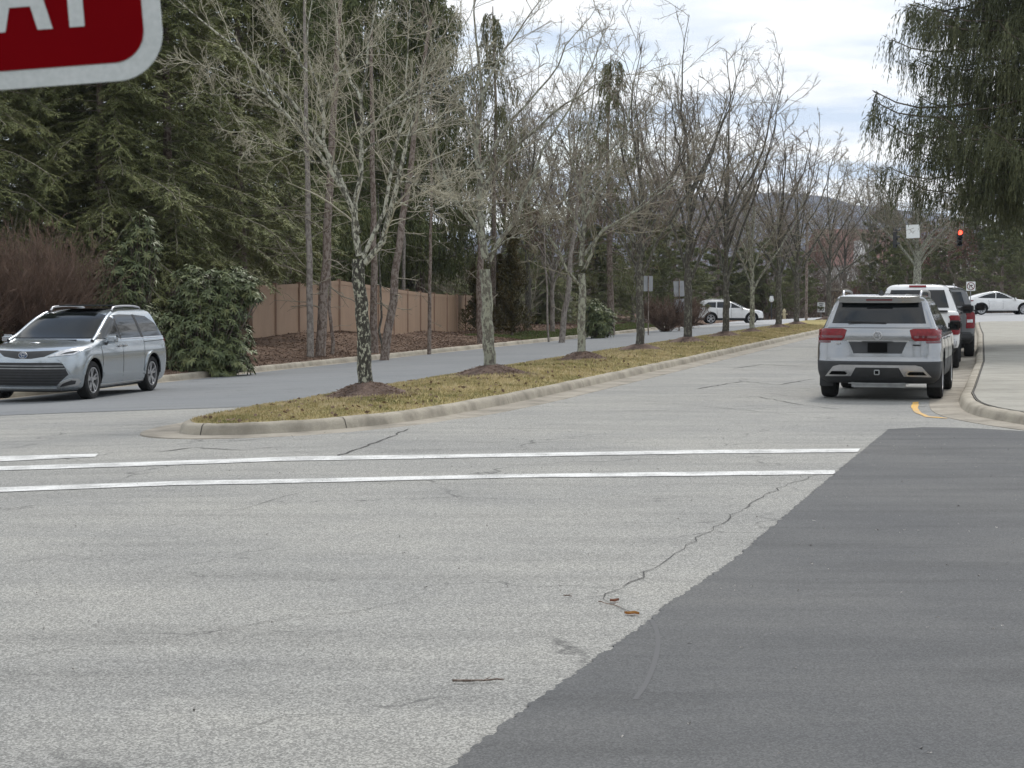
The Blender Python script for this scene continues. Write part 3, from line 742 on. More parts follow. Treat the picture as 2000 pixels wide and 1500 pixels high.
# litter on the bank and a greener verge farther on
n = 60000; gv = rg.uniform(30, 112, n); gu = -18.95-rg.random(n)**1.3*9
gx = gu*c_+gv*s_; gy = -gu*s_+gv*c_; gz = T(gx, gy)+.01+np.sin(gu*1.7+gv*.9)*.03+np.sin(gv*.53)*.04
g = Geo(); d = rg.normal(0, 1, (n, 3)); d[:, 2] *= .3
leafq(g, np.stack([gx, gy, gz], 1), nrm(d), rg.uniform(.05, .16, n), .03, rg)
tag(link('leaf_litter', g.mesh('l'), M['litter']), 'brown pine straw and fallen leaves on the bank between kerb and fence', 'leaf litter', kind='stuff')
n = 26000; gv = rg.uniform(74, 112, n); gu = -18.95-rg.random(n)*2.6
gx = gu*c_+gv*s_; gy = -gu*s_+gv*c_; gz = T(gx, gy)-.01+np.sin(gu*1.7+gv*.9)*.03+np.sin(gv*.53)*.04
g = Geo(); d = rg.normal(0, .5, (n, 3)); d[:, 2] = 1
leafq(g, np.stack([gx, gy, gz], 1), nrm(d), rg.uniform(.05, .12, n), .03, rg)
tag(link('verge_grass', g.mesh('l'), M['bladegreen']), 'thin green grass along the far part of the left kerb', 'grass', kind='stuff')

# ---------------------------------------------------------------- conifers and shrubs
def conifer_mesh(kind, seed, H, Rr, hb, nb, trunk_r, droop=.15, fill=1.0):
    rng = np.random.default_rng(seed); tg_ = Geo(); bg_ = Geo(); fg = Geo()
    tp = np.stack([np.zeros(16), np.zeros(16), np.linspace(-.3, H, 16)], 1)[None]
    tp[0, 1:, :2] += np.cumsum(rng.normal(0, .03, (15, 2)), 0)
    tubes(tg_, tp, np.linspace(trunk_r, .03, 16)[None], 9)
    h = hb+(H-hb)*(np.arange(nb)+rng.random(nb))/nb; az = np.arange(nb)*2.399+rng.normal(0, .3, nb)
    t = (h-hb)/(H-hb)
    ln = Rr*np.power(np.clip(1-t, 0, 1), .72)*rng.uniform(.65, 1.1, nb)*np.clip(.65+t*3, 0, 1)+.25
    K = 9; s = np.linspace(0, 1, K)
    dx, dy = np.cos(az), np.sin(az)
    if kind[:6] == 'spruce': zc = -.10*s-.35*s**2+.40*s**3.2
    elif kind == 'hemlock': zc = .10*s-.38*s**2
    else: zc = .05*s+.16*s**2
    C = np.stack([dx[:, None]*ln[:, None]*s, dy[:, None]*ln[:, None]*s, h[:, None]+ln[:, None]*zc[None]*(1+droop)], -1)
    C[:, 1:] += np.cumsum(rng.normal(0, .05, (nb, K-1, 3)), 1)
    tubes(bg_, C, (np.maximum(.012, ln*.012)[:, None]*np.linspace(1, .3, K)[None]), 3)
    if kind == 'hemlock':
        a, ar = spawn(rng, C, np.full(C.shape[:2], .008), int(20*fill), .12, 1, .95, .33, 6, .7, up=-.06, wig=.10, rmin=.004, flat=True)
        tubes(bg_, a, ar, 3)
        p, d = along(rng, a, int(34*fill)); m = len(p)
        side = nrm(np.cross(d, np.array([0, 0, 1.0])))*np.where(rng.random(m) < .5, 1, -1)[:, None]
        dd = nrm(d*.7+side*rng.uniform(.3, 1.1, m)[:, None]+rng.normal(0, .22, (m, 3))+np.array([0, 0, -.16]))
        nz = rng.normal(0, .45, (m, 3)); nz[:, 2] += 1
        leafq(fg, p, dd, rng.uniform(.08, .22, m), rng.uniform(.016, .036, m), rng, nz)
    elif kind[:6] == 'spruce':
        fw = .55 if kind == 'sprucef' else 1
        a, ar = spawn(rng, C, np.full(C.shape[:2], .008), int(12*fill), .15, 1, .8, .3, 5, .7, up=-.12, wig=.08, rmin=.004, flat=True)
        allb = np.concatenate([np.stack([poly for poly in C[:, ::1][:, [0, 2, 4, 6, 8]]]), a])
        p, d = along(rng, allb, int(11*fill)); m = len(p)
        L0 = rng.uniform(.35, 1.25, m); K2 = 4; q = [p]; dd = nrm(d*.5+rng.normal(0, .3, (m, 3))+np.array([0, 0, -.55]))
        for k in range(K2-1):
            dd = nrm(dd+np.array([0, 0, -.7])+rng.normal(0, .08, (m, 3))); q.append(q[-1]+dd*(L0/(K2-1))[:, None])
        S_ = np.stack(q, 1)
        p2, d2 = along(rng, S_, int(7/fw)); m2 = len(p2)
        leafq(fg, p2, nrm(d2+rng.normal(0, .16, (m2, 3))), rng.uniform(.12, .26, m2)*(.6+.4*fw), rng.uniform(.03, .05, m2)*fw, rng)
        p3, d3 = along(rng, allb, int(12*fill/fw)); m3 = len(p3)
        leafq(fg, p3, nrm(d3+rng.normal(0, .6, (m3, 3))), rng.uniform(.10, .18, m3), .045*fw, rng)
    else:
        a, ar = spawn(rng, C, np.full(C.shape[:2], .015), int(10*fill), .25, 1, .7, .3, 4, .7, up=.15, wig=.12, rmin=.008)
        tubes(bg_, a, ar, 3)
        b, br = spawn(rng, a, ar, 4, .3, 1, .6, .5, 3, .7, up=.2, wig=.15, rmin=.006)
        p, d = along(rng, np.concatenate([b]), int(4*fill)); m = len(p)
        p = np.repeat(p, 7, 0); d = np.repeat(d, 7, 0); m = len(p)
        leafq(fg, p, nrm(d*.5+rng.normal(0, .6, (m, 3))+np.array([0, 0, .25])), rng.uniform(.12, .24, m), rng.uniform(.02, .04, m), rng)
    return tg_.mesh('trunk'), bg_.mesh('branches'), fg.mesh('crown')
def conifer(name, kind, seed, H, R, hb, nb, tr, mats, loc, label, rz=0, fill=1.0, group=None):
    a, b, c = conifer_mesh(kind, seed, H, R, hb, nb, tr, fill=fill)
    r = empty(name, loc, rz, label, 'tree', group)
    link('trunk', a, mats[0], r, smooth='all'); link('branches', b, mats[1], r); link('crown', c, mats[2], r)
    return r
def at(px, Z, dz=0):
    p = P(px, HY, Z); return (p.x, p.y, float(T(p.x, p.y))+dz-.1)
GW = 'evergreens behind and beside the left kerb'
hA = conifer('hemlock_tree', 'hemlock', 101, 14, 4.4, .8, 150, .2, (M['pinebark'], M['twig2'], M['hem']), at(60, 56), 'large feathery hemlock rising behind the parked minivan, at the left edge', group=GW, fill=1.5)
hB = conifer('hemlock_tree', 'hemlock', 102, 15, 4.2, 2.6, 130, .22, (M['pinebark'], M['twig2'], M['hem']), at(330, 57), 'hemlock with low sweeping branches above the two rhododendrons', .4, group=GW, fill=1.5)
cp(hA, at(200, 54.5), 2.1, 'dense hemlock between the sign plaque and the taller rhododendron', .92)
cp(hB, at(475, 63), 1.4, 'hemlock whose lowest branches hang over the left end of the fence', (1, 1, 1.05))
cp(hB, at(-60, 52), 4.2, 'hemlock cut by the left edge of the photo, above the brown shrub', .9)
cp(hA, at(260, 66), 3.6, 'hemlock in the second row, half hidden behind the rhododendron hemlocks', 1.15)
cp(hB, at(110, 64), .6, 'tall hemlock in the second row directly below the red sign plaque', 1.2)
cp(hA, at(400, 72), 5.1, 'tall hemlock in the back row left of the bare pine trunks', 1.2)
sA = conifer('spruce_tree', 'spruce', 111, 19, 4.2, 3.5, 120, .26, (M['pinebark'], M['twig3'], M['spr']), at(560, 76), 'dark spruce with hanging twigs behind the fence, left of the nearest median tree', group=GW)
sB = conifer('spruce_tree', 'spruce', 112, 14.4, 3.4, 3.0, 44, .2, (M['pinebark'], M['twig3'], M['olv']), at(1195, 92), 'narrow spruce with drooping twigs standing against the sky in the middle', group=GW, fill=.62)
cp(sA, at(700, 82), 1.2, 'tall dark spruce behind the trunk of the nearest median tree')
cp(sA, at(820, 86), 2.9, 'tall spruce between the two nearest median trees', (.95, .95, 1.02))
cp(sB, at(960, 84), 3.3, 'thin ragged spruce rising behind the second median tree', (.8, .8, 1.06))
cp(sA, at(640, 96), 4.0, 'back row spruce seen through the crown of the nearest median tree', 1.05)
# leaning and upright pine trunks with dead twigs in front of the fence
def snag(px, py, tx, ty, Z, r, label, seed, mat, n=26):
    b = P(px, py, Z); t = P(tx, ty, Z+.6); rng = np.random.default_rng(seed)
    z0 = float(T(b.x, b.y)); b.z = z0-.05
    root = empty('pine_trunk_tree', b, 0, label, 'tree', 'thin trunks in front of the fence')
    g = Geo(); K = 14; tp = np.array([(0, 0, -.1), (0, 0, 0), ((t.x-b.x)*.5, .1, (t.z-b.z)*.5), (t.x-b.x, .2, t.z-b.z)])
    tp = poly_rs(tp, K)[None]; tp[0, 2:, :2] += rng.normal(0, .025, (K-2, 2)); R = np.linspace(r*.9, r*.3, K)[None].copy(); R[0, 0] *= 1.3
    tubes(g, tp, R, 9); link('trunk', g.mesh('trunk'), mat, root, smooth='all')
    g = Geo(); a, ar = spawn(rng, tp, R, n, .18, 1, 1.45, .14, 5, .2, up=-.03, wig=.12, rmin=.008); tubes(g, a, ar, 3)
    c, cr = spawn(rng, a, ar, 4, .3, 1, .7, .5, 4, .6, wig=.2, rmin=.006); tubes(g, c, cr, 3)
    link('dead_branches', g.mesh('b'), M['twig2'], root); return root
snag(606, 678, 597, -60, 54, .13, 'straight pale trunk with dead side twigs, left of the nearest median tree', 1, M['palebark'], 34)
snag(625, 680, 668, -40, 54.5, .19, 'thick brown pine trunk leaning right beside the straight pale trunk', 2, M['pinebark'])
snag(649, 668, 642, 420, 56, .075, 'thin sapling trunk right of the thick leaning pine', 3, M['pinebark'], 10)
snag(750, 668, 842, 40, 56, .17, 'brown trunk leaning right just past the nearest median tree', 4, M['pinebark'], 18)
snag(731, 655, 727, 60, 60, .16, 'dark straight trunk hard against the nearest median tree', 5, M['pinebark'], 18)
snag(745, 660, 741, 380, 57, .05, 'very thin dark stem crossing the foot of the leaning trunk', 6, M['bark3'], 12)
snag(838, 662, 846, 150, 62, .085, 'thin forked sapling in front of the right half of the fence', 7, M['pinebark'], 22)
snag(940, 650, 936, 250, 72, .2, 'dark trunk beside the rusty cedar at the fence end', 8, M['pinebark'], 18)
snag(1097, 642, 1135, 330, 76, .16, 'pale leaning trunk left of the third median tree', 9, M['palebark'], 14)
snag(1072, 642, 1060, 380, 78, .06, 'slim pale stem in the dark woods past the fence end', 10, M['palebark'], 14)
snag(560, 600, 548, 300, 78, .14, 'tall trunk behind the fence below the drooping spruce', 11, M['palebark'], 12)
snag(470, 600, 460, 320, 74, .17, 'grey trunk behind the left end of the fence', 12, M['palebark'], 12)
snag(520, 600, 525, 280, 82, .2, 'dark trunk behind the fence among hemlock branches', 13, M['pinebark'], 12)
snag(790, 600, 785, 300, 80, .12, 'pale trunk behind the fence right of the leaning trunk', 14, M['palebark'], 12)
snag(675, 600, 668, 300, 84, .15, 'brown trunk rising behind the fence corner', 15, M['pinebark'], 12)
# fence
def fence():
    pts = [(350, 62.5, .12), (490, 61.5, .17), (537, 63, .2), (583, 64.4, .25), (624, 65.6, .3), (662, 66.8, .38), (700, 68, .28), (738, 70, .18), (768, 72.3, .10), (795, 74.6, .02), (820, 76.6, -.04), (847, 79, -.1), (872, 81.4, -.14), (892, 83.6, -.16), (908, 85.6, -.17), (930, 89, -.16)]
    root = empty('vinyl_fence', at(662, 66.8), 0, 'tan vinyl privacy fence with tall solid panels along the wooded bank', 'fence')
    ox = Vector(root.location); H = 1.9
    W = []
    for px, Z, z in pts:
        p = P(px, HY, Z); W.append(Vector((p.x, p.y, z))-Vector((ox.x, ox.y, ox.z)))
    def box(bm, a, b, z0a, z0b, z1a, z1b, th):
        d = (b-a); d.z = 0; n = Vector((-d.y, d.x, 0)).normalized()*th/2
        vs_ = [bm.verts.new(p) for p in [Vector((a.x, a.y, z0a))-n, Vector((b.x, b.y, z0b))-n, Vector((b.x, b.y, z0b))+n, Vector((a.x, a.y, z0a))+n, Vector((a.x, a.y, z1a))-n, Vector((b.x, b.y, z1b))-n, Vector((b.x, b.y, z1b))+n, Vector((a.x, a.y, z1a))+n]]
        for f in ((0, 3, 2, 1), (4, 5, 6, 7), (0, 1, 5, 4), (1, 2, 6, 5), (2, 3, 7, 6), (3, 0, 4, 7)): bm.faces.new([vs_[i] for i in f])
    for a, b in zip(W[:-1], W[1:]):
        bm = bmesh.new(); d = (b-a).normalized()*.07
        box(bm, a+d, b-d, a.z+.05, b.z+.05, a.z+H-.05, b.z+H-.05, .04)
        link('panel', bm_mesh('panel', bm), M['fence'], root)
        bm = bmesh.new(); box(bm, a+d, b-d, a.z+H-.17, b.z+H-.17, a.z+H-.03, b.z+H-.03, .075); link('top_rail', bm_mesh('rail', bm), M['fence'], root)
        bm = bmesh.new(); box(bm, a+d, b-d, a.z+.03, b.z+.03, a.z+.17, b.z+.17, .075)
        link('bottom_rail', bm_mesh('rail', bm), M['fence'], root)
    for a in W:
        bm = bmesh.new(); e = Vector((.062, 0, 0)); box(bm, a-e, a+e, a.z-.25, a.z-.25, a.z+H, a.z+H, .125)
        e2 = Vector((.075, 0, 0)); box(bm, a-e2, a+e2, a.z+H, a.z+H, a.z+H+.03, a.z+H+.03, .15)
        link('post', bm_mesh('post', bm), M['post'], root)
fence()
# rhododendrons
def rhodo(name, loc, blobs, n, label, seed, mat=None, leaf=.17):
    rng = np.random.default_rng(seed); root = empty(name, loc, 0, label, 'shrub'); g = Geo(); w_ = Geo()
    tot = sum(b[3]**2 for b in blobs); pts = []; dirs = []
    for (x, y, z, r, zs) in blobs:
        m = int(n*r*r/tot); d = nrm(rng.normal(0, 1, (m, 3))); rad = r*(rng.random(m)**.28)*(1+.12*np.sin(d[:, 0]*7+d[:, 2]*9))
        p = np.stack([x+d[:, 0]*rad, y+d[:, 1]*rad, z+d[:, 2]*rad*zs], 1); pts.append(p); dirs.append(d)
    p = np.concatenate(pts); d = np.concatenate(dirs); k = p[:, 2] > .05; p, d = p[k], d[k]; m = len(p); nl = 9
    c = np.repeat(p, nl, 0); dd = np.repeat(d, nl, 0); a = np.tile(np.arange(nl)*2*np.pi/nl, m)+np.repeat(rng.random(m)*6, nl)
    up = nrm(dd*.6+np.array([0, 0, .6])); t1 = nrm(np.cross(up, np.array([.3, .9, .1]))); t2 = np.cross(up, t1)
    ld = nrm(np.cos(a)[:, None]*t1+np.sin(a)[:, None]*t2+up*rng.uniform(-.7, .35, (len(a), 1)))
    ln = rng.uniform(.75, 1.15, len(a))*leaf
    s = nrm(np.cross(ld, up+rng.normal(0, .3, up.shape))); L_ = ln[:, None]; wd = L_*.28
    drop = np.zeros_like(ld); drop[:, 2] = -.18; drop = drop*L_
    V = np.stack([c, c+ld*L_*.45+s*wd*.5, c+ld*L_+drop, c+ld*L_*.45-s*wd*.5], 1); g.add(V, np.arange(len(a)*4).reshape(-1, 4))
    q = p[::3]; st = np.stack([q*np.array([.25, .25, 0]), q*np.array([.6, .6, .5]), q], 1); tubes(w_, st, np.tile(np.array([.02, .012, .006]), (len(q), 1)), 3)
    link('stems', w_.mesh('stems'), M['pinebark'], root); link('foliage', g.mesh('fol'), mat or M['rho'], root)
    return root
bx = at(255, 47.5); rhodo('rhododendron', bx, [(0, 0, .9, .95, 1.1), (-.2, 0, 2.1, .8, 1.2), (.2, .2, 2.9, .6, 1.3), (.35, 0, 3.6, .35, 1.2), (-.4, 0, 1.4, .7, 1.0)], 1500, 'tall narrow rhododendron directly behind the minivan tail', 5)
bx = at(400, 45.5); rhodo('rhododendron', bx, [(0, 0, .9, 1.15, 1.0), (.3, .1, 1.9, .9, .9), (.75, 0, 2.35, .6, .8), (-.6, 0, 1.0, .8, 1.2), (-.3, .2, 2.2, .65, 1.0), (.5, -.2, .5, .8, .8), (1.15, 0, 2.05, .35, .7)], 2100, 'broad rounded rhododendron spilling to the kerb in front of the fence end', 6)
bx = at(1172, 84); rhodo('rhododendron', bx, [(0, 0, .7, .7, 1), (-.2, 0, 1.4, .5, 1), (.25, 0, 1.1, .5, 1)], 500, 'small rhododendron on the verge behind the third median tree', 7, leaf=.2)
def cedar(px, Z, H, R, label, seed):
    loc = at(px, Z); root = empty('cedar_shrub', loc, 0, label, 'shrub'); rng = np.random.default_rng(seed); g = Geo(); tg_ = Geo()
    tubes(tg_, np.array([[(0, 0, -.1), (0, .05, H*.5), (0, 0, H)]], float), np.array([[.08, .05, .02]]), 6); link('trunk', tg_.mesh('t'), M['pinebark'], root)
    m = 9000; h = rng.random(m)**.8*H; a = rng.random(m)*6.28; rr = R*(.55+.45*np.sin(h*3+a*2))*np.sqrt(rng.random(m))*np.clip(1.15-h/H, .15, 1)
    p = np.stack([rr*np.cos(a), rr*np.sin(a), h+.15], 1); d = nrm(rng.normal(0, .5, (m, 3))+np.array([0, 0, .7])+p*np.array([.4, .4, 0])); leafq(g, p, d, rng.uniform(.1, .25, m), .06, rng)
    link('foliage', g.mesh('f'), M['olive'], root)
cedar(938, 84, 3.6, 1.1, 'rusty olive cedar shrub covering the far end of the fence', 1)
cedar(1000, 83, 5.0, 1.1, 'taller rust and green cedar right of the second median tree', 2)
cedar(975, 87, 3.6, .9, 'dark cedar shrub between the two rusty cedars', 3)
def twigbush(px, Z, R, H, label, seed, mat, n=60, dens=7, name='bare_shrub', tw=.006):
    loc = at(px, Z); root = empty(name, loc, 0, label, 'shrub'); rng = np.random.default_rng(seed); g = Geo(); K = 8
    az = rng.random(n)*6.283; out_ = rng.uniform(.25, 1, n)*R; h = H*np.sqrt(np.clip(1-(out_/R)**2*.6, .1, 1))*rng.uniform(.8, 1.05, n); s = np.linspace(0, 1, K)
    C = np.stack([np.cos(az)[:, None]*out_[:, None]*s**.9, np.sin(az)[:, None]*out_[:, None]*s**.9, h[:, None]*s], -1); C[:, 1:] += rng.normal(0, .04, (n, K-1, 3))
    Rr = np.tile(np.linspace(.018, .006, K), (n, 1)); tubes(g, C, Rr, 3)
    a, ar = spawn(rng, C, Rr, dens, .2, 1, .55, .35, 5, .6, up=.15, wig=.15, rmin=tw); tubes(g, a, ar, 3)
    b, br = spawn(rng, a, ar, 5, .1, 1, .5, .45, 4, .7, up=.12, wig=.15, rmin=tw*.8); tubes(g, b, br, 3)
    link('stems', g.mesh('stems'), mat, root); return root
twigbush(60, 46, 2.4, 3.3, 'dense leafless red-brown shrub behind the minivan roof', 1, M['twigred'], 150, 9)
twigbush(-70, 45, 2.0, 3.0, 'leafless red-brown shrub cut by the left edge of the photo', 2, M['twigred'], 110, 9)
twigbush(150, 48.5, 1.7, 2.7, 'leafless red-brown shrub against the tall rhododendron', 3, M['twigred'], 120, 9)
twigbush(1300, 98, 1.8, 1.9, 'low red-brown thicket behind the grey sign backs', 4, M['twigred'], 90, 8, tw=.012)
twigbush(1345, 108, 1.5, 1.7, 'low red-brown thicket left of the white crossover', 5, M['twigred'], 80, 8, tw=.012)
# bare woods behind the fence and across the street: individual trees from three models
def model(seed, H, n, sp, r, mat, tm, loc, label, name='bare_tree', dens=1.0, tw=.012, group='bare trees of the far woods'):
    rng = np.random.default_rng(seed)
    return bare_tree(name, seed, ([(0, 0, -.2), (.05, 0, H*.15), (0, .05, H*.3)], r, r*.8), auto_limbs(rng, H, H*.28, n, sp, r), dens, tw, mat, tm, loc, label, 'tree', group, flare=1.2, lim_n=4)
mA = model(201, 13, 10, 3.6, .18, M['bark3'], M['twig3'], at(1030, 96), 'brown bare tree rising behind the leaning pale trunk')
mB = model(202, 15, 12, 4.4, .2, M['bark2'], M['twig2'], at(1110, 112), 'grey bare tree behind the narrow spruce')
mC = model(203, 11, 10, 4.0, .16, M['palebark'], M['twigred'], at(1235, 118), 'reddish bare tree behind the fourth median tree')
woods = [(mA, 985, 120, 1, 1.25, 'tall bare tree just right of the thin ragged spruce'), (mB, 1300, 122, 2, 1.1, 'bare tree rising between the fourth and fifth median trees'),
 (mC, 1080, 90, 3, .8, 'small reddish bare tree past the cedars'), (mA, 1175, 132, 4, 1.1, 'bare tree in the woods above the small rhododendron'),
 (mC, 1400, 158, 5, 1.1, 'reddish bare tree above the white crossover'), (mB, 1455, 165, 6, .85, 'bare tree above the bonnet of the white crossover'),
 (mA, 1530, 172, 1, .85, 'brown bare tree across the street behind the fire hydrant'), (mC, 1590, 168, 2, .8, 'pinkish bare tree beside the speed limit sign'),
 (mA, 1650, 176, 3, .9, 'dark bare tree in front of the white gabled house'), (mB, 1700, 150, 4, .95, 'bare tree above the roof of the parked silver SUV'),
 (mC, 1350, 180, 6, 1.2, 'far bare tree behind the lichen spotted median tree'), (mA, 1755, 160, 2.5, .85, 'bare tree behind the dark signal head'),
 (mB, 900, 118, 3.5, 1.1, 'bare tree far behind the end of the fence'), (mC, 1500, 190, .5, 1.0, 'pinkish far bare tree between hydrant and lamp post')]
for src, px, Z, rz, sc_, lb in woods: cp(src, at(px, Z), rz, lb, sc_)
# the big maple over the signal, limbs spreading left
rng = np.random.default_rng(77); lo = at(1790, 118)
bare_tree('bare_tree', 78, ([(0, 0, -.2), (0, 0, 2.5), (.1, 0, 4.6)], .3, .22), auto_limbs(rng, 11.2, 3.6, 12, 5.2, .24), 1.1, .014, M['bark2'], M['twig2'], lo, 'large bare tree behind the white traffic sign, limbs spreading left', 'tree', 'bare trees of the far woods')
# red budding tree
rng = np.random.default_rng(79)
rt = bare_tree('budding_tree', 80, ([(0, 0, -.2), (0, 0, 1.5), (0, 0, 3)], .2, .15), auto_limbs(rng, 8.2, 2.8, 10, 3.6, .14), 1.0, .014, M['bark3'], M['twigred'], at(1838, 162), 'budding red maple behind the red traffic light', 'tree')
def buds(root, H, R, n, seed, z0=.35):
    rng = np.random.default_rng(seed); g = Geo(); d = nrm(rng.normal(0, 1, (n, 3))); r = rng.random(n)**.4
    p = np.stack([d[:, 0]*R*r, d[:, 1]*R*r, H*(.66)+d[:, 2]*r*H*.33], 1); leafq(g, p, nrm(rng.normal(0, 1, (n, 3))), rng.uniform(.08, .2, n), .09, rng); link('buds', g.mesh('b'), M['bud'], root)
buds(rt, 8.6, 3.4, 3500, 1)
# pines and hemlocks across the street
GP = 'evergreens across the far street'
pA = conifer('pine_tree', 'pine', 121, 11, 4.2, 1.2, 60, .2, (M['pinebark'], M['twig3'], M['pin']), at(1935, 165), 'broad soft green pine above the white coupe SUV', group=GP, fill=1.3)
pB = conifer('pine_tree', 'pine', 122, 9, 3.2, .8, 50, .18, (M['pinebark'], M['twig3'], M['pin']), at(1730, 150), 'dark pine above the tailgate of the silver SUV', group=GP, fill=1.2)
cp(pA, at(2010, 160), 2, 'pine cut by the right edge of the photo, above the white coupe bonnet', (1.25, 1.25, 1.3))
cp(pA, at(1885, 172), 4, 'pine below the lit red traffic light', (1.1, 1.1, 1.1))
pA.scale = (1.15, 1.15, 1.25)
cp(pA, at(2075, 150), 1, 'pine just outside the right edge behind the spruce', 1.2)
cp(pA, at(1960, 140), 3.3, 'low pine directly behind the white coupe SUV roof', (1, 1, .62))
cp(pB, at(1790, 175), 3, 'pine filling the gap under the white traffic sign', (1.3, 1.3, 1.0))
cp(pB, at(1840, 156), 5, 'low pine right of the large bare tree', (1, 1, .7))
cp(pB, at(1770, 146), 1.7, 'small pine behind the white pickup roof', (.9, .9, .7))
cp(pB, at(1400, 150), 2.2, 'low evergreen behind the roof of the white crossover', (1.2, 1.2, .62))
cp(pB, at(1320, 125), .4, 'evergreen right of the grey sign backs', (1.2, 1.2, .75))
cp(pB, at(1455, 152), 3.9, 'evergreen above the front wheel of the white crossover', (1.1, 1.1, .66))
cp(pB, at(1500, 150), 5.9, 'dark evergreen left of the lamp post', (.9, .9, .75))
cp(pB, at(1560, 146), 1.1, 'small evergreen between the eighth and ninth median trees', (.8, .8, .6))
cp(pA, at(1260, 120), 3.1, 'evergreen behind the small grey sign back', (.9, .9, .7))
cp(hA, at(1160, 116), 2.2, 'dark hemlock in the woods behind the third median tree', (.9, .9, .45))
cp(hA, at(1040, 108), 5.2, 'dark hemlock in the woods right of the cedars', (.9, .9, .5))
cp(hA, at(800, 92), .2, 'dark hemlock behind the right half of the fence', (.9, .9, .5))
cp(hA, at(690, 90), 1.9, 'dark hemlock behind the fence corner', (.9, .9, .5))
cp(hA, at(560, 88), 3.9, 'dark hemlock low behind the left fence panels', (.9, .9, .5))
# big Norway spruce overhanging the sidewalk at the right
conifer('spruce_tree', 'sprucef', 131, 24, 6.3, 5.1, 300, .34, (M['pinebark'], M['twig3'], M['sprd']), at(2078, 56), 'huge dark spruce with hanging twigs filling the upper right corner', fill=1.25)
for k_, (x_, y_, h_) in enumerate([(-24, -20, 1), (-15, -26, .9), (-6, -24, .8), (4, -28, .95), (14, -24, .85), (24, -18, 1)]):  # unseen row added behind the viewer to darken reflections in glass and car paint
    h_ = h_*1.15
    cp(sA, (x_, y_, -.3), k_*1.3, 'unseen spruce added behind the viewer for dark reflections, number %s from the left' % ['one', 'two', 'three', 'four', 'five', 'six'][k_], h_)
# thickets reading as one mass
def thicket(name, boxes, n, label, mats, seed, twn=2500, lf=(.25, .6)):
    rng = np.random.default_rng(seed); g = Geo(); w_ = Geo()
    for (u0, u1, v0, v1, h) in boxes:
        m = n//len(boxes); u = rng.uniform(u0, u1, m); v = rng.uniform(v0, v1, m); z = rng.random(m)**1.3*h*(.75+.25*np.sin(u*.7)+.15*np.sin(v*1.3))
        x = u*c_+v*s_; y = -u*s_+v*c_; p = np.stack([x, y, T(x, y)+z], 1); leafq(g, p, nrm(rng.normal(0, 1, (m, 3))+np.array([0, 0, .6])), rng.uniform(*lf, m), .10, rng)
        m = twn//len(boxes); u = rng.uniform(u0, u1, m); v = rng.uniform(v0, v1, m); x = u*c_+v*s_; y = -u*s_+v*c_; z0 = T(x, y); hh = h*rng.uniform(.6, 1.5, m)
        st = np.stack([np.stack([x, y, z0-.2], 1), np.stack([x+rng.normal(0, .3, m), y, z0+hh*.5], 1), np.stack([x+rng.normal(0, .7, m), y, z0+hh], 1)], 1)
        rad = np.tile(np.array([.05, .035, .012]), (m, 1)); tubes(w_, st, rad, 3)
        a, ar = spawn(rng, st, rad, 7, .25, 1, .7, .35, 4, .5, up=.1, wig=.2, rmin=.013); tubes(w_, a, ar, 3)
    o = link(name, g.mesh('f'), mats[0]); tag(o, label, 'woods', kind='stuff')
    o2 = link(name+'_stems', w_.mesh('w'), mats[1]); tag(o2, 'bare stems and saplings standing in the '+label, 'woods', kind='stuff')
thicket('understory', [(-34, -27, 40, 70, 2.6), (-40, -30, 60, 112, 3.2), (-30, -25.5, 92, 112, 2.4)], 52000, 'dark understory behind the fence and along the left verge', (M['pin'], M['twig2']), 1, 2200)
thicket('far_thicket', [(-60, -26, 146, 175, 4), (-26, 4, 150, 190, 3.6), (4, 45, 146, 180, 4.5), (-60, 60, 190, 260, 7)], 60000, 'brown winter thicket across the far street', (M['brush'], M['twig3']), 2, 3000, (.3, .9))
# hills
def hills():
    rng = np.random.default_rng(9); n = 120; th = np.linspace(-.9, .9, n); R0 = [1500, 1900, 2500, 3400]
    V3 = []; rows = 12
    prof = lambda a: 46+45*np.exp(-((a-.15)/.10)**2)+17*np.sin(a*9+1)+6*np.sin(a*31)+3*np.sin(a*77+2)
    for k in range(rows):
        t = k/(rows-1); R = 850+t*950; hgt = prof(th)*np.sin(t*np.pi*.5)**1.2 if t < 1 else prof(th)
        hgt = hgt+np.interp(th*50 % 7, [0, 3, 7], [0, 3, 0])*t
        V3.append(np.stack([R*np.sin(th), R*np.cos(th), hgt-2+rng.normal(0, 1.2, n)*t], 1))
    V3 = np.concatenate(V3); i, j = np.meshgrid(np.arange(rows-1), np.arange(n-1), indexing='ij'); a = (i*n+j).ravel()
    o = link('hills', quads('hills', V3, np.stack([a, a+1, a+n+1, a+n], 1)), M['hill'], smooth='all'); o['kind'] = 'structure'
hills()

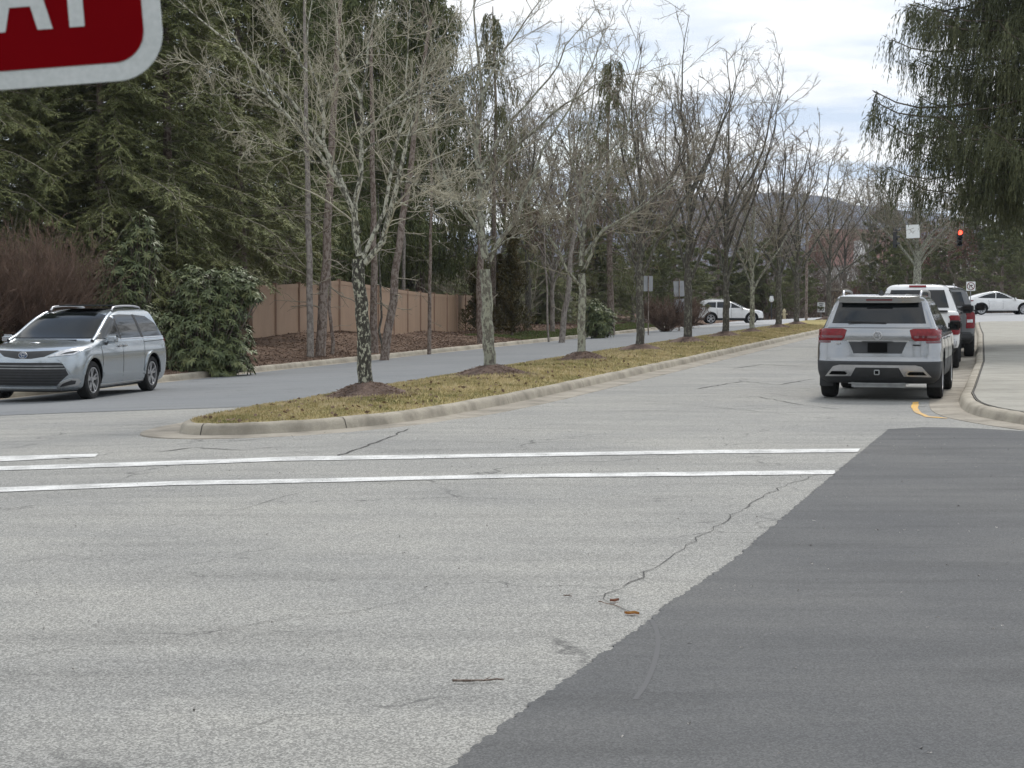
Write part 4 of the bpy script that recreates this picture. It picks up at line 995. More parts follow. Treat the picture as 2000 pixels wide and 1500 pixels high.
# ---------------------------------------------------------------- vehicles
def pchip(xs, ys):
    xs = np.asarray(xs, float); ys = np.asarray(ys, float); h = np.diff(xs); d = np.diff(ys)/h; m = np.zeros_like(ys)
    for i in range(1, len(xs)-1):
        if d[i-1]*d[i] > 0: w1 = 2*h[i]+h[i-1]; w2 = h[i]+2*h[i-1]; m[i] = (w1+w2)/(w1/d[i-1]+w2/d[i])
    m[0] = d[0]; m[-1] = d[-1]
    def f(x):
        x = np.clip(x, xs[0], xs[-1]); i = np.clip(np.searchsorted(xs, x)-1, 0, len(xs)-2); t = (x-xs[i])/h[i]
        return (1+2*t)*(1-t)**2*ys[i]+t*(1-t)**2*h[i]*m[i]+t*t*(3-2*t)*ys[i+1]+t*t*(t-1)*h[i]*m[i+1]
    return f
class Body:
    def __init__(s, tab, Lf, Lr, p=2.5):
        """tab rows: z, x_front, x_rear, half width"""
        z = [r[0] for r in tab]; s.z0, s.z1 = z[0], z[-1]; s.tab = tab
        s.xf = pchip(z, [r[1] for r in tab]); s.xr = pchip(z, [r[2] for r in tab]); s.w = pchip(z, [r[3] for r in tab])
        s.Lf = pchip([q[0] for q in Lf], [q[1] for q in Lf]); s.Lr = pchip([q[0] for q in Lr], [q[1] for q in Lr]); s.p = p
    def side(s, x, z):
        w, xf, xr, Lf, Lr = s.w(z), s.xf(z), s.xr(z), s.Lf(z), s.Lr(z); t = 0
        if x > xf-Lf: t = min(1, (x-xf+Lf)/Lf)
        elif x < xr+Lr: t = min(1, (xr+Lr-x)/Lr)
        return w*(1-t**s.p)**(1/s.p)
    def front(s, y, z):
        k = min(1, abs(y)/s.w(z)); return s.xf(z)-s.Lf(z)*(1-(1-k**s.p)**(1/s.p))
    def rear(s, y, z):
        k = min(1, abs(y)/s.w(z)); return s.xr(z)+s.Lr(z)*(1-(1-k**s.p)**(1/s.p))
    def mesh(s, arches, wr, mats, clad_z=.0, wdepth=.28):
        zs = []
        tz = [r[0] for r in s.tab]
        for a, b in zip(tz[:-1], tz[1:]):
            n = max(3, int(abs(b-a)/.022)); zs += [a+(b-a)*i/n for i in range(n)]
        zs.append(tz[-1]); bm = bmesh.new(); rings = []; NC = 22
        for z in zs:
            w, xf, xr, Lf, Lr = s.w(z), s.xf(z), s.xr(z), s.Lf(z), s.Lr(z); pts = []
            th = [math.pi/2*i/NC for i in range(NC+1)]
            e = 2/s.p
            fr = [(xf-Lf+Lf*math.cos(a)**e, w*math.sin(a)**e) for a in th]         # nose to side
            md = [((xf-Lf)+(xr+Lr-xf+Lf)*i/14, w) for i in range(1, 14)]
            re = [(xr+Lr-Lr*math.sin(a)**e, w*math.cos(a)**e) for a in th]
            half = fr+md+re; pts = half+[(x, -y) for x, y in half[::-1][1:-1]]
            rings.append([bm.verts.new((x, y, z)) for x, y in pts])
        n = len(rings[0])
        for k in range(len(rings)-1):
            for j in range(n):
                f = bm.faces.new((rings[k][j], rings[k][(j+1) % n], rings[k+1][(j+1) % n], rings[k+1][j]))
                if (zs[k]+zs[k+1])/2 < clad_z: f.material_index = 2
        bm.faces.new(rings[0][::-1]); bm.faces.new(rings[-1])
        bmesh.ops.recalc_face_normals(bm, faces=bm.faces)
        me = bm_mesh('body', bm)
        for m in mats: me.materials.append(m)
        if arches:
            cb = bmesh.new()
            for ax in arches:
                for sd in (-1, 1):
                    w = s.w(.6); g = bmesh.ops.create_cone(cb, cap_ends=True, segments=40, radius1=wr+.055, radius2=wr+.055, depth=wdepth*2)
                    bmesh.ops.rotate(cb, verts=g['verts'], matrix=Matrix.Rotation(math.pi/2, 3, 'X')); bmesh.ops.translate(cb, verts=g['verts'], vec=(ax, sd*w, wr+.01))
            for f in cb.faces: f.material_index = 1
            cm = bm_mesh('cut', cb)
            for m in mats: cm.materials.append(m)
            a = bpy.data.objects.new('a', me); b = bpy.data.objects.new('b', cm); COL.objects.link(a); COL.objects.link(b)
            md = a.modifiers.new('b', 'BOOLEAN'); md.operation = 'DIFFERENCE'; md.object = b; md.solver = 'EXACT'
            dg = bpy.context.evaluated_depsgraph_get(); dg.update(); me2 = bpy.data.meshes.new_from_object(a.evaluated_get(dg))
            bpy.data.objects.remove(a); bpy.data.objects.remove(b); me = me2
        me.name = 'body'; return me
def patch(name, poly, fn, nrm_, off, mat, parent, step=.08, th=None):
    """poly in 2-D, fn maps to the body surface, pushed out by off along nrm_ with a skirt back to the surface"""
    bm = bmesh.new(); bm.faces.new([bm.verts.new((a, b, 0)) for a, b in poly])
    for ax in (0, 1):
        lo = min(q[ax] for q in poly); hi = max(q[ax] for q in poly); n = int((hi-lo)/step)
        for i in range(1, n+1):
            k = lo+(hi-lo)*i/(n+1); co = [0, 0, 0]; co[ax] = k; no = [0, 0, 0]; no[ax] = 1
            bmesh.ops.bisect_plane(bm, geom=bm.verts[:]+bm.edges[:]+bm.faces[:], plane_co=co, plane_no=no)
    top = bm.faces[:]; vs_ = bm.verts[:]
    N = Vector(nrm_)
    r = bmesh.ops.extrude_face_region(bm, geom=top); newv = [e for e in r['geom'] if isinstance(e, bmesh.types.BMVert)]
    nv = set(newv)
    def nor(a, b):
        e = .012; pa = Vector(fn(a+e, b))-Vector(fn(a-e, b)); pb = Vector(fn(a, b+e))-Vector(fn(a, b-e)); n = pa.cross(pb)
        if n.length < 1e-9: return N
        n.normalize(); n = n if n.dot(N) > 0 else -n
        return (n+N*.25).normalized()
    for v in bm.verts:
        a, b = v.co.x, v.co.y; q = Vector(fn(a, b)); v.co = q+nor(a, b)*(off if v in nv else -(th or .012))
    bmesh.ops.recalc_face_normals(bm, faces=bm.faces)
    return link(name, bm_mesh(name, bm), mat, parent, smooth=True)
def rbox(name, c, d, mat, parent, bev=.02, rot=None, seg=2, taper=None):
    bm = bmesh.new(); bmesh.ops.create_cube(bm, size=1)
    for v in bm.verts:
        v.co = Vector((v.co.x*d[0], v.co.y*d[1], v.co.z*d[2]))
        if taper and v.co.x > 0: v.co.y *= taper; v.co.z *= taper
    if bev: bmesh.ops.bevel(bm, geom=bm.edges[:], offset=bev, segments=seg, affect='EDGES')
    if rot: bmesh.ops.rotate(bm, verts=bm.verts, matrix=rot)
    bmesh.ops.translate(bm, verts=bm.verts, vec=c)
    return link(name, bm_mesh(name, bm), mat, parent, smooth=True)
def lathe(prof, n=40):      # prof (y, r) about the Y axis
    V = []; Q = []
    m = len(prof)
    for j in range(n):
        a = 2*math.pi*j/n
        for y, r in prof: V.append((r*math.cos(a), y, r*math.sin(a)))
    for j in range(n):
        for k in range(m-1): a = j*m+k; b = ((j+1) % n)*m+k; Q.append((a, a+1, b+1, b))
    return V, Q
def wheel(parent, x, y, r, wd, nsp, rim_r=.66, sp_w=.035, dark=False, fork=True):
    sd = 1 if y > 0 else -1; h = wd/2
    prof = [(-h*.7, r*rim_r), (-h, r*.76), (-h*.98, r*.92), (-h*.75, r*.99), (-h*.3, r), (h*.3, r), (h*.75, r*.99), (h*.98, r*.92), (h, r*.76), (h*.7, r*rim_r), (h*.3, r*rim_r*.93), (-h*.5, r*rim_r*.93)]
    V, Q = lathe(prof+[prof[0]]); o = link('wheel', quads('wheel', V, Q), M['rubber'], parent, smooth=True); o.location = (x, y-sd*h, r)
    R = r*rim_r; yo = sd*h*.62; bm = bmesh.new()
    V, Q = lathe([(sd*h*.55, R*1.01), (sd*h*.92, R*1.0), (sd*h*.90, R*.90), (sd*h*.3, R*.88)], 40)
    vv = [bm.verts.new(v) for v in V]
    for q in Q: bm.faces.new([vv[i] for i in q])
    def bar(a0, a1, r0, r1, w0, w1):
        p0 = Vector((math.cos(a0)*r0, 0, math.sin(a0)*r0)); p1 = Vector((math.cos(a1)*r1, 0, math.sin(a1)*r1)); t = (p1-p0).normalized(); s = Vector((-t.z, 0, t.x))
        q = []
        for p, w_ in ((p0, w0), (p1, w1)):
            for dy in (0, -sd*.03):
                for k in (-1, 1): q.append(bm.verts.new(p+s*w_*k+Vector((0, yo+dy+(sd*.02 if p is p1 else 0), 0))))
        for f in ((0, 1, 5, 4), (2, 3, 7, 6), (0, 2, 6, 4), (1, 3, 7, 5)): bm.faces.new([q[i] for i in f])
    for i in range(nsp):
        a = 2*math.pi*i/nsp+.3
        if fork: bar(a, a-.2, R*.15, R*.95, sp_w*.6, sp_w*.5); bar(a, a+.2, R*.15, R*.95, sp_w*.6, sp_w*.5)
        else: bar(a, a, R*.15, R*.95, sp_w, sp_w*.7)
    g = bmesh.ops.create_cone(bm, cap_ends=True, segments=20, radius1=R*.22, radius2=R*.18, depth=.04); bmesh.ops.rotate(bm, verts=g['verts'], matrix=Matrix.Rotation(math.pi/2, 3, 'X')); bmesh.ops.translate(bm, verts=g['verts'], vec=(0, yo, 0))
    bmesh.ops.recalc_face_normals(bm, faces=bm.faces); link('rim', bm_mesh('rim', bm), M['rim'], o, smooth=True)
    bm = bmesh.new(); g = bmesh.ops.create_cone(bm, cap_ends=True, segments=32, radius1=R*.93, radius2=R*.93, depth=.01); bmesh.ops.rotate(bm, verts=g['verts'], matrix=Matrix.Rotation(math.pi/2, 3, 'X')); bmesh.ops.translate(bm, verts=g['verts'], vec=(0, sd*h*.15, 0))
    link('brake_disc', bm_mesh('brake_disc', bm), M['dark'], o)
    return o
def mirror_xy(poly): return [(-a, b) for a, b in poly][::-1]
def rail(parent, pts, r, mat, name='roof_rail'):
    g = Geo(); tubes(g, poly_rs(pts, 16)[None], np.full((1, 16), r), 8); return link(name, g.mesh(name), mat, parent, smooth='all')
def sidewin(b, poly, sd, mat, parent, name='side_window', off=.006, step=.08, th=None):
    poly = [(min(max(x, b.xr(z)+b.Lr(z)*.16), b.xf(z)-b.Lf(z)*.12), z) for x, z in poly]
    cl_ = lambda x, z: min(max(x, b.xr(z)+b.Lr(z)*.14), b.xf(z)-b.Lf(z)*.12)
    return patch(name, poly, lambda x, z: (cl_(x, z), sd*b.side(cl_(x, z), z), z), (0, sd, 0), off, mat, parent, step, th)
def rearp(b, poly, mat, parent, name, off=.008, step=.07, th=None):
    return patch(name, poly, lambda y, z: (b.rear(y, z), y, z), (-1, 0, 0), off, mat, parent, step, th)
def frontp(b, poly, mat, parent, name, off=.008, step=.07, th=None):
    return patch(name, poly, lambda y, z: (b.front(y, z), y, z), (1, 0, 0), off, mat, parent, step, th)
def door_mirror(parent, x, y, z, mat, s=1.0):
    sd = 1 if y > 0 else -1
    o = rbox('door_mirror', (x, y+sd*.16*s, z), (.13*s, .24*s, .17*s), mat, parent, .045*s, seg=3)
    rbox('mirror_arm', (x+.02, y+sd*.03, z-.08*s), (.08, .14, .05), M['plastic'], o, .015)
    rbox('mirror_glass', (x-.066*s, y+sd*.165*s, z+.005), (.008, .19*s, .125*s), M['glass'], o, .003, seg=1)
def gap(b, pts, sd, parent, name='door_seam', w=.006):
    for (x0, z0), (x1, z1) in zip(pts[:-1], pts[1:]):
        d = Vector((x1-x0, z1-z0)).normalized(); n = Vector((-d.y, d.x))*w
        sidewin(b, [(x0+n.x, z0+n.y), (x1+n.x, z1+n.y), (x1-n.x, z1-n.y), (x0-n.x, z0-n.y)], sd, M['dark'], parent, name, .003, .15, .004)
def vehicle(name, u, v, rz, label, cat, group=None, pitch=0):
    x, y = W2(u, v); o = empty(name, (x, y, float(T(x, y))+.006), rz, label, cat, group); return o
FWD = math.pi/2-A_
def suv_emblem(parent, x, y, z, r):
    g = Geo(); a = np.linspace(0, 2*np.pi, 25); tubes(g, np.stack([np.full(25, x), y+r*np.cos(a), z+r*np.sin(a)], 1)[None], np.full((1, 25), r*.11), 6)
    for pts in ([(-.36, .86), (0, .1), (.36, .86)], [(-.82, .45), (-.42, -.78), (0, .0), (.42, -.78), (.82, .45)]):
        tubes(g, np.array([[(x, y+p*r*.95, z+q*r*.95) for p, q in pts]]), np.full((1, len(pts)), r*.10), 6)
    return link('emblem', g.mesh('emblem'), M['chrome'], parent)

# --- silver SUV seen from behind
K5 = 'vehicles parked along the right kerb'
def silver_suv():
    b = Body([(.27, 2.30, -2.28, .86), (.36, 2.46, -2.44, .955), (.50, 2.52, -2.515, .985), (.62, 2.52, -2.52, .99), (.645, 2.51, -2.50, .992), (.80, 2.49, -2.47, .995), (.95, 2.42, -2.45, .985), (1.03, 2.25, -2.455, .975),
              (1.09, 1.75, -2.44, .955), (1.13, 1.30, -2.42, .93), (1.18, 1.18, -2.40, .905), (1.27, .98, -2.35, .87), (1.45, .60, -2.24, .80), (1.60, .22, -2.14, .735), (1.645, .02, -2.17, .705), (1.68, -.25, -2.12, .665), (1.705, -.6, -1.9, .57), (1.715, -.9, -1.5, .40)],
             [(.27, .6), (.9, .75), (1.1, .7), (1.2, .5), (1.65, .35), (1.71, .3)], [(.27, .40), (.9, .40), (1.2, .36), (1.6, .28), (1.71, .2)], 3.0)
    t = vehicle('parked_suv', -1.54, 31.85, FWD-math.radians(1.8), 'silver SUV seen from behind at the right kerb, nearest of the parked row', 'suv', K5)
    link('body', b.mesh([1.49, -1.49], .385, [M['silver'], M['dark'], M['cladding']], .635), None, t, smooth=True)
    rearp(b, [(-.745, 1.245), (.745, 1.245), (.655, 1.585), (.60, 1.60), (-.60, 1.60), (-.655, 1.585)], M['glass'], t, 'rear_window', .007)
    sp = rearp(b, [(-.62, 1.607), (.62, 1.607), (.60, 1.648), (-.60, 1.648)], M['silver'], t, 'roof_spoiler', .10, .1, .05)
    rbox('brake_light', (-2.255, 0, 1.62), (.02, .42, .022), M['reddark'], sp, .004)
    w_ = rbox('rear_wiper', (-2.375, .18, 1.262), (.02, .62, .022), M['plastic'], t, .006, Matrix.Rotation(.03, 3, 'X'))
    for sd in (-1, 1):
        pl = [(.50, 1.135), (.535, 1.0), (.58, .965), (.955, .965), (.985, 1.13), (.93, 1.155), (.56, 1.155)]
        pl2 = [(sd*a, z) for a, z in pl]; pl2 = pl2 if sd > 0 else pl2[::-1]
        tl_ = rearp(b, pl2, M['redlamp'], t, 'tail_light', .014, .06)
        pq = [(sd*a, z) for a, z in [(.56, 1.01), (.95, 1.01), (.95, 1.045), (.56, 1.045)]]; rearp(b, pq if sd > 0 else pq[::-1], M['reddark'], tl_, 'lamp_band', .018, .08)
        pq = [(sd*a, z) for a, z in [(.76, .925), (.965, .925), (.97, .96), (.75, .96)]]; rearp(b, pq if sd > 0 else pq[::-1], M['reddark'], t, 'reflector', .010, .08)
        sidewin(b, [(-2.44, .98), (-2.10, 1.02), (-2.16, 1.13), (-2.44, 1.15)], sd, M['redlamp'], t, 'tail_light', .010)
        ex = [(.44, .445), (.47, .415), (.80, .415), (.74, .49), (.49, .49)]
        pq = [(sd*a, z) for a, z in ex]; e = rearp(b, pq if sd > 0 else pq[::-1], M['chrome'], t, 'exhaust_trim', .035, .1)
        pq = [(sd*(.62+(a-.62)*.82), .453+(z-.453)*.6) for a, z in ex]; rearp(b, pq if sd > 0 else pq[::-1], M['dark'], e, 'exhaust_opening', .039, .1)
        # side glass, pillars between
        sidewin(b, [(-2.0, 1.20), (-1.25, 1.20), (-1.22, 1.56), (-1.72, 1.55), (-1.93, 1.45)], sd, M['glass'], t)
        sidewin(b, [(-1.17, 1.20), (-.18, 1.18), (-.14, 1.58), (-1.14, 1.56)], sd, M['glass'], t)
        sidewin(b, [(-.10, 1.18), (.98, 1.16), (.80, 1.30), (.45, 1.48), (.10, 1.58), (-.08, 1.58)], sd, M['glass'], t)
        gap(b, [(-1.16, 1.17), (-1.16, .75), (-.95, .42)], sd, t); gap(b, [(-.13, 1.17), (-.13, .42)], sd, t); gap(b, [(.98, 1.12), (1.05, .8)], sd, t)
        for hx in (-.98, .06): rbox('door_handle', (hx, sd*(b.side(hx, .98)+.018), .985), (.2, .035, .035), M['silver'], t, .012)
        door_mirror(t, .80, sd*.90, 1.17, M['plastic'], 1.0)
        rail(t, [(-1.75, sd*.62, 1.675), (-1.66, sd*.63, 1.755), (-.9, sd*.655, 1.77), (-.1, sd*.66, 1.745), (.05, sd*.66, 1.66)], .02, M['rim'])
        for x in (1.49, -1.49): wheel(t, x, sd*.985, .385, .25, 5)
        rbox('mud_flap', (-1.93, sd*.87, .33), (.02, .22, .26), M['plastic'], t, .005)
    sk = [(-.84, .37), (-.72, .54), (-.60, .575), (.60, .575), (.72, .54), (.84, .37), (.70, .37), (.45, .37), (.38, .50), (-.38, .50), (-.45, .37), (-.70, .37)]
    sk = [(-.84, .39), (-.70, .55), (-.60, .575), (.60, .575), (.70, .55), (.84, .39), (.42, .40), (.34, .535), (-.34, .535), (-.42, .40)]
    rearp(b, sk, M['rim'], t, 'skid_plate', .016, .06)
    rearp(b, [(-.345, .38), (.345, .38), (.33, .525), (-.33, .525)], M['plastic'], t, 'lower_grille', .012, .1)
    h = rbox('tow_hitch', (-2.555, 0, .46), (.06, .09, .085), M['steel'], t, .01); rbox('hitch_opening', (-2.587, 0, .46), (.004, .055, .05), M['dark'], h, 0)
    rbox('muffler', (-2.2, .0, .27), (.3, .95, .12), M['steel'], t, .05)
    tg2 = rearp(b, [(-.80, .745), (-.74, .71), (.74, .71), (.80, .745), (.80, .962), (-.80, .962)], M['silver'], t, 'tailgate', .006, .1)
    rearp(b, [(-.49, .955), (.49, .955), (.49, .968), (-.49, .968)], M['chrome'], tg2, 'chrome_strip', .016, .1)
    rc = rearp(b, [(-.38, .76), (.38, .76), (.46, .945), (-.46, .945)], M['cladding'], tg2, 'plate_recess', .009, .1)
    rbox('licence_plate', (-2.486, 0, .855), (.012, .31, .155), M['dark'], rc, .004); rbox('plate_lamp', (-2.49, 0, .95), (.02, .5, .014), M['plastic'], rc, .003)
    suv_emblem(t, -2.475, 0, 1.05, .062)
    rbox('badge_strip', (-2.462, -.62, .90), (.006, .13, .016), M['dark'], tg2, 0); rbox('badge_strip', (-2.462, .64, .92), (.006, .07, .02), M['chrome'], tg2, 0)
    gap_l = rearp(b, [(-.90, 1.168), (.90, 1.168), (.90, 1.175), (-.90, 1.175)], M['cladding'], t, 'tailgate_seam', .004, .1)
    bm = bmesh.new(); bmesh.ops.create_cone(bm, cap_ends=True, segments=4, radius1=.05, radius2=.012, depth=.08); bmesh.ops.translate(bm, verts=bm.verts, vec=(-1.85, 0, 1.745)); link('antenna', bm_mesh('antenna', bm), M['plastic'], t)
    rbox('sunroof', (-.75, 0, 1.719), (1.1, .72, .012), M['glass'], t, .005)
    frontp(b, [(-.78, 1.17), (.78, 1.17), (.62, 1.60), (-.62, 1.60)], M['shade'], t, 'windscreen', .008)
silver_suv()

# --- pale silver minivan, three-quarter front view
def minivan():
    b = Body([(.17, 2.36, -2.38, .84), (.25, 2.50, -2.48, .94), (.36, 2.565, -2.54, .975), (.50, 2.585, -2.575, .99), (.68, 2.58, -2.585, .998), (.84, 2.55, -2.58, .995), (.93, 2.47, -2.575, .985), (1.0, 2.27, -2.57, .97),
              (1.06, 1.93, -2.565, .955), (1.10, 1.66, -2.56, .94), (1.135, 1.49, -2.54, .925), (1.22, 1.25, -2.49, .89), (1.38, .88, -2.37, .84), (1.55, .46, -2.25, .775), (1.63, .16, -2.17, .73), (1.68, -.15, -2.03, .66), (1.705, -.5, -1.85, .55), (1.715, -.8, -1.5, .38)],
             [(.17, .7), (.6, .78), (.9, .82), (1.05, .8), (1.15, .55), (1.63, .36), (1.71, .3)], [(.17, .45), (1, .45), (1.6, .35), (1.71, .25)], 2.5)
    R = math.pi+FWD
    t = vehicle('parked_minivan', -17.42, 0, R-math.radians(1.0), 'pale silver minivan facing the viewer at the left kerb, cut by the left edge', 'minivan')
    pf = P(172, 785, 34.2); pr = P(290, 770, 36.85); mid = (pf+pr)/2
    d = Vector((pf.x-pr.x, pf.y-pr.y, 0)).normalized(); left = Vector((-d.y, d.x, 0))
    d.rotate(Matrix.Rotation(math.radians(3.4), 3, 'Z')); left = Vector((-d.y, d.x, 0)); mid = pf-d*1.53
    cxy = mid-left*.86; t.location = (cxy.x-d.x*.07, cxy.y-d.y*.07, float(T(cxy.x+left.x*.8, cxy.y+left.y*.8))+.006); t.rotation_euler = (0, 0, math.atan2(d.y, d.x))
    link('body', b.mesh([1.60, -1.46], .365, [M['silverblue'], M['dark'], M['plastic']], .20), None, t, smooth=True)
    frontp(b, [(-.86, 1.155), (.86, 1.155), (.71, 1.57), (.52, 1.615), (-.52, 1.615), (-.71, 1.57)], M['shade'], t, 'windscreen', .012, .04)
    rbox('sunroof', (-.55, 0, 1.716), (1.5, .86, .016), M['glass'], t, .006)
    g = frontp(b, [(-.60, .30), (.60, .30), (.80, .50), (.72, .70), (.66, .725), (-.66, .725), (-.72, .70), (-.80, .50)], M['plastic'], t, 'lower_grille', .010, .08)
    for k in range(7):
        z = .345+k*.052; hw = (.62+(z-.30)*.85) if z < .5 else (.79-(z-.5)*.4)
        frontp(b, [(-hw, z), (hw, z), (hw, z+.016), (-hw, z+.016)], M['cladding'] if k < 5 else M['steel'], g, 'grille_slat', .028, .1)
    ug = frontp(b, [(-.40, .84), (-.15, .80), (.15, .80), (.40, .84), (.60, .945), (.30, .935), (.0, .925), (-.30, .935), (-.60, .945)], M['plastic'], t, 'upper_grille', .010, .08)
    # oval emblem of three ellipses
    ge = Geo(); a = np.linspace(0, 2*np.pi, 25); x0 = b.front(0, .865)+.035
    for ry, rz_, oz in ((.085, .058, 0), (.026, .05, 0), (.056, .022, .018)):
        tubes(ge, np.stack([np.full(25, x0), ry*np.cos(a), .865+oz+rz_*np.sin(a)], 1)[None], np.full((1, 25), .006), 5)
    e_ = link('emblem', ge.mesh('emblem'), M['chrome'], t)
    bm = bmesh.new(); bmesh.ops.create_circle(bm, cap_ends=True, segments=24, radius=1)
    for v in bm.verts: v.co = Vector((x0-.008, v.co.x*.083, .865+v.co.y*.056))
    link('emblem_field', bm_mesh('f', bm), M['badge'], e_)
    for sd in (-1, 1):
        def sf(poly, mat, par, nm, off=.012, step=.05):
            pq = [(sd*a, z) for a, z in poly]; return frontp(b, pq if sd > 0 else pq[::-1], mat, par, nm, off, step)
        hl = sf([(.46, .83), (.66, .85), (.86, .87), (.965, .985), (.95, 1.02), (.86, .99), (.66, .93)], M['clear'], t, 'headlight', .020)
        sf([(.66, .868), (.84, .89), (.89, .935), (.74, .905)], M['cladding'], hl, 'lamp_inner', .024)
        sf([(.62, .80), (.70, .72), (.84, .50), (.90, .66), (.86, .80)], M['silverblue'], t, 'bumper_fin', .022)
        fl = sf([(.58, .235), (.90, .30), (.94, .37), (.92, .42), (.82, .43), (.66, .36)], M['chrome'], t, 'fog_light_trim', .016)
        sf([(.64, .275), (.87, .325), (.89, .385), (.83, .395), (.70, .335)], M['plastic'], fl, 'fog_light', .021)
        sidewin(b, [(.80, 1.13), (1.20, 1.13), (.98, 1.22), (.60, 1.40), (.33, 1.53), (.20, 1.575), (.18, 1.13)], sd, M['glass'], t, off=.010, step=.05)
        sidewin(b, [(.08, 1.13), (.12, 1.58), (-.20, 1.60), (-.85, 1.585), (-.98, 1.13)], sd, M['glass'], t)
        sidewin(b, [(-1.10, 1.14), (-.97, 1.585), (-1.55, 1.55), (-1.95, 1.40), (-2.18, 1.18), (-2.15, 1.14)], sd, M['glass'], t)
        for q in ([(.10, 1.12), (.14, 1.585), (.21, 1.58), (.17, 1.12)], [(-1.09, 1.12), (-.96, 1.59), (-.86, 1.59), (-.99, 1.12)]): sidewin(b, q, sd, M['plastic'], t, 'pillar', .009)
        sidewin(b, [(1.2, 1.105), (1.2, 1.125), (-2.2, 1.13), (-2.24, 1.11)], sd, M['chrome'], t, 'belt_trim', .008, .15)
        sidewin(b, [(1.2, .235), (1.2, .262), (-1.03, .262), (-1.03, .235)], sd, M['chrome'], t, 'sill_trim', .010, .2)
        gap(b, [(.13, 1.1), (.13, .28)], sd, t); gap(b, [(-1.04, 1.1), (-1.02, .9), (-.98, .28)], sd, t); gap(b, [(1.16, 1.08), (1.20, .95), (1.17, .8), (1.16, .28)], sd, t)
        gap(b, [(-1.04, 1.03), (-2.2, 1.05)], sd, t, 'slide_track', .005)
        sidewin(b, [(1.15, .50), (.9, .47), (-.95, .44), (-1.0, .40), (1.15, .42)], sd, M['silverblue'], t, 'lower_door_crease', .020, .12)
        for hx in (.02, .28): rbox('door_handle', (hx, sd*(b.side(hx, .98)+.02), .985), (.17, .04, .035), M['chrome'], t, .012)
        door_mirror(t, .92, sd*.90, 1.13, M['silverblue'], 1.05)
        rail(t, [(-1.75, sd*.60, 1.655), (-1.66, sd*.61, 1.73), (-1.0, sd*.63, 1.765), (-.25, sd*.64, 1.745), (-.12, sd*.645, 1.67)], .022, M['rim'])
        rail(t, [(b.front(.90*b.w(z_), z_)+.004, sd*(.90*b.w(z_)+.012), z_) for z_ in (1.10, 1.2, 1.3, 1.4, 1.5, 1.58, 1.63)], .038, M['silverblue'], 'windscreen_pillar')
        rbox('cross_bar', (-.45 if sd > 0 else -1.5, 0, 1.775), (.06, 1.22, .025), M['plastic'], t, .01)
        for x in (1.60, -1.46): wheel(t, x, sd*.985, .365, .235, 5, .68, .04)
        sidewin(b, [(-2.45, 1.0), (-2.20, 1.02), (-2.25, 1.08), (-2.50, 1.10)], sd, M['redlamp'], t, 'tail_light', .012)
        # flared rear arch
        pts = [(-1.46+.47*math.cos(a), .375+.47*math.sin(a)) for a in np.linspace(.0, math.pi, 13)]+[(-1.46+.425*math.cos(a), .375+.425*math.sin(a)) for a in np.linspace(math.pi, 0, 13)]
        sidewin(b, pts, sd, M['silverblue'], t, 'wheel_arch_lip', .022, .09)
        pts = [(1.60+.47*math.cos(a), .375+.47*math.sin(a)) for a in np.linspace(.25, math.pi, 13)]+[(1.60+.425*math.cos(a), .375+.425*math.sin(a)) for a in np.linspace(math.pi, .25, 13)]
        sidewin(b, pts, sd, M['silverblue'], t, 'wheel_arch_lip', .014, .09)
    frontp(b, [(-.62, .215), (.62, .215), (.64, .245), (-.64, .245)], M['chrome'], t, 'bumper_trim', .016, .1)
    rbox('wiper', (1.5, .25, 1.125), (.03, .7, .02), M['plastic'], t, .005)
minivan()

def crossover(name, x, y, z, rz, paint, tab, Lf, Lr, arches, r, wins, label, cat, clad, tl_poly, hl_poly, nsp=5, rails=True, group=None, rear_win=None, p=2.6, ws=None, mirror=None):
    b = Body(tab, Lf, Lr, p); t = empty(name, (x, y, z), rz, label, cat, group)
    link('body', b.mesh(arches, r, [paint, M['dark'], M['plastic']], clad), None, t, smooth=True); W_ = b.w(.6)
    for sd in (-1, 1):
        for q in wins: sidewin(b, q, sd, M['glass'], t)
        sidewin(b, tl_poly, sd, M['redlamp'], t, 'tail_light', .012)
        pq = [(sd*a, zz) for a, zz in hl_poly]; frontp(b, pq if sd > 0 else pq[::-1], M['clear'], t, 'headlight', .014, .05)
        for ax in arches: wheel(t, ax, sd*(W_-.005), r, .25, nsp, .72)
        if rails: rail(t, [(-1.6, sd*.58, tab[-2][0]-.03), (-1.5, sd*.59, tab[-1][0]+.03), (-.3, sd*.6, tab[-1][0]+.03), (-.2, sd*.6, tab[-2][0]-.04)], .018, M['rim'])
        for hx in (wins[0][0][0]*.0-.85, .1): rbox('door_handle', (hx, sd*(b.side(hx, .95)+.018), .95), (.2, .035, .03), paint, t, .012)
        gap(b, [(-.98, 1.06), (-.92, .42)], sd, t); gap(b, [(.02, 1.06), (.02, .42)], sd, t)
        door_mirror(t, *(mirror or (.78, .89, 1.10))[:1], sd*(mirror or (.78, .89, 1.10))[1], (mirror or (.78, .89, 1.10))[2], paint)
        if clad > .1:
            for ax in arches:
                pts = [(ax+(r+.10)*math.cos(a), r+(r+.10)*math.sin(a)) for a in np.linspace(.05, math.pi-.05, 13)]+[(ax+(r+.057)*math.cos(a), r+(r+.057)*math.sin(a)) for a in np.linspace(math.pi-.05, .05, 13)]
                sidewin(b, pts, sd, M['plastic'], t, 'arch_cladding', .012, .12)
    if ws: frontp(b, ws, M['shade'], t, 'windscreen', .010)
    if rear_win: rearp(b, rear_win, M['glass'], t, 'rear_window', .010)
    return b, t
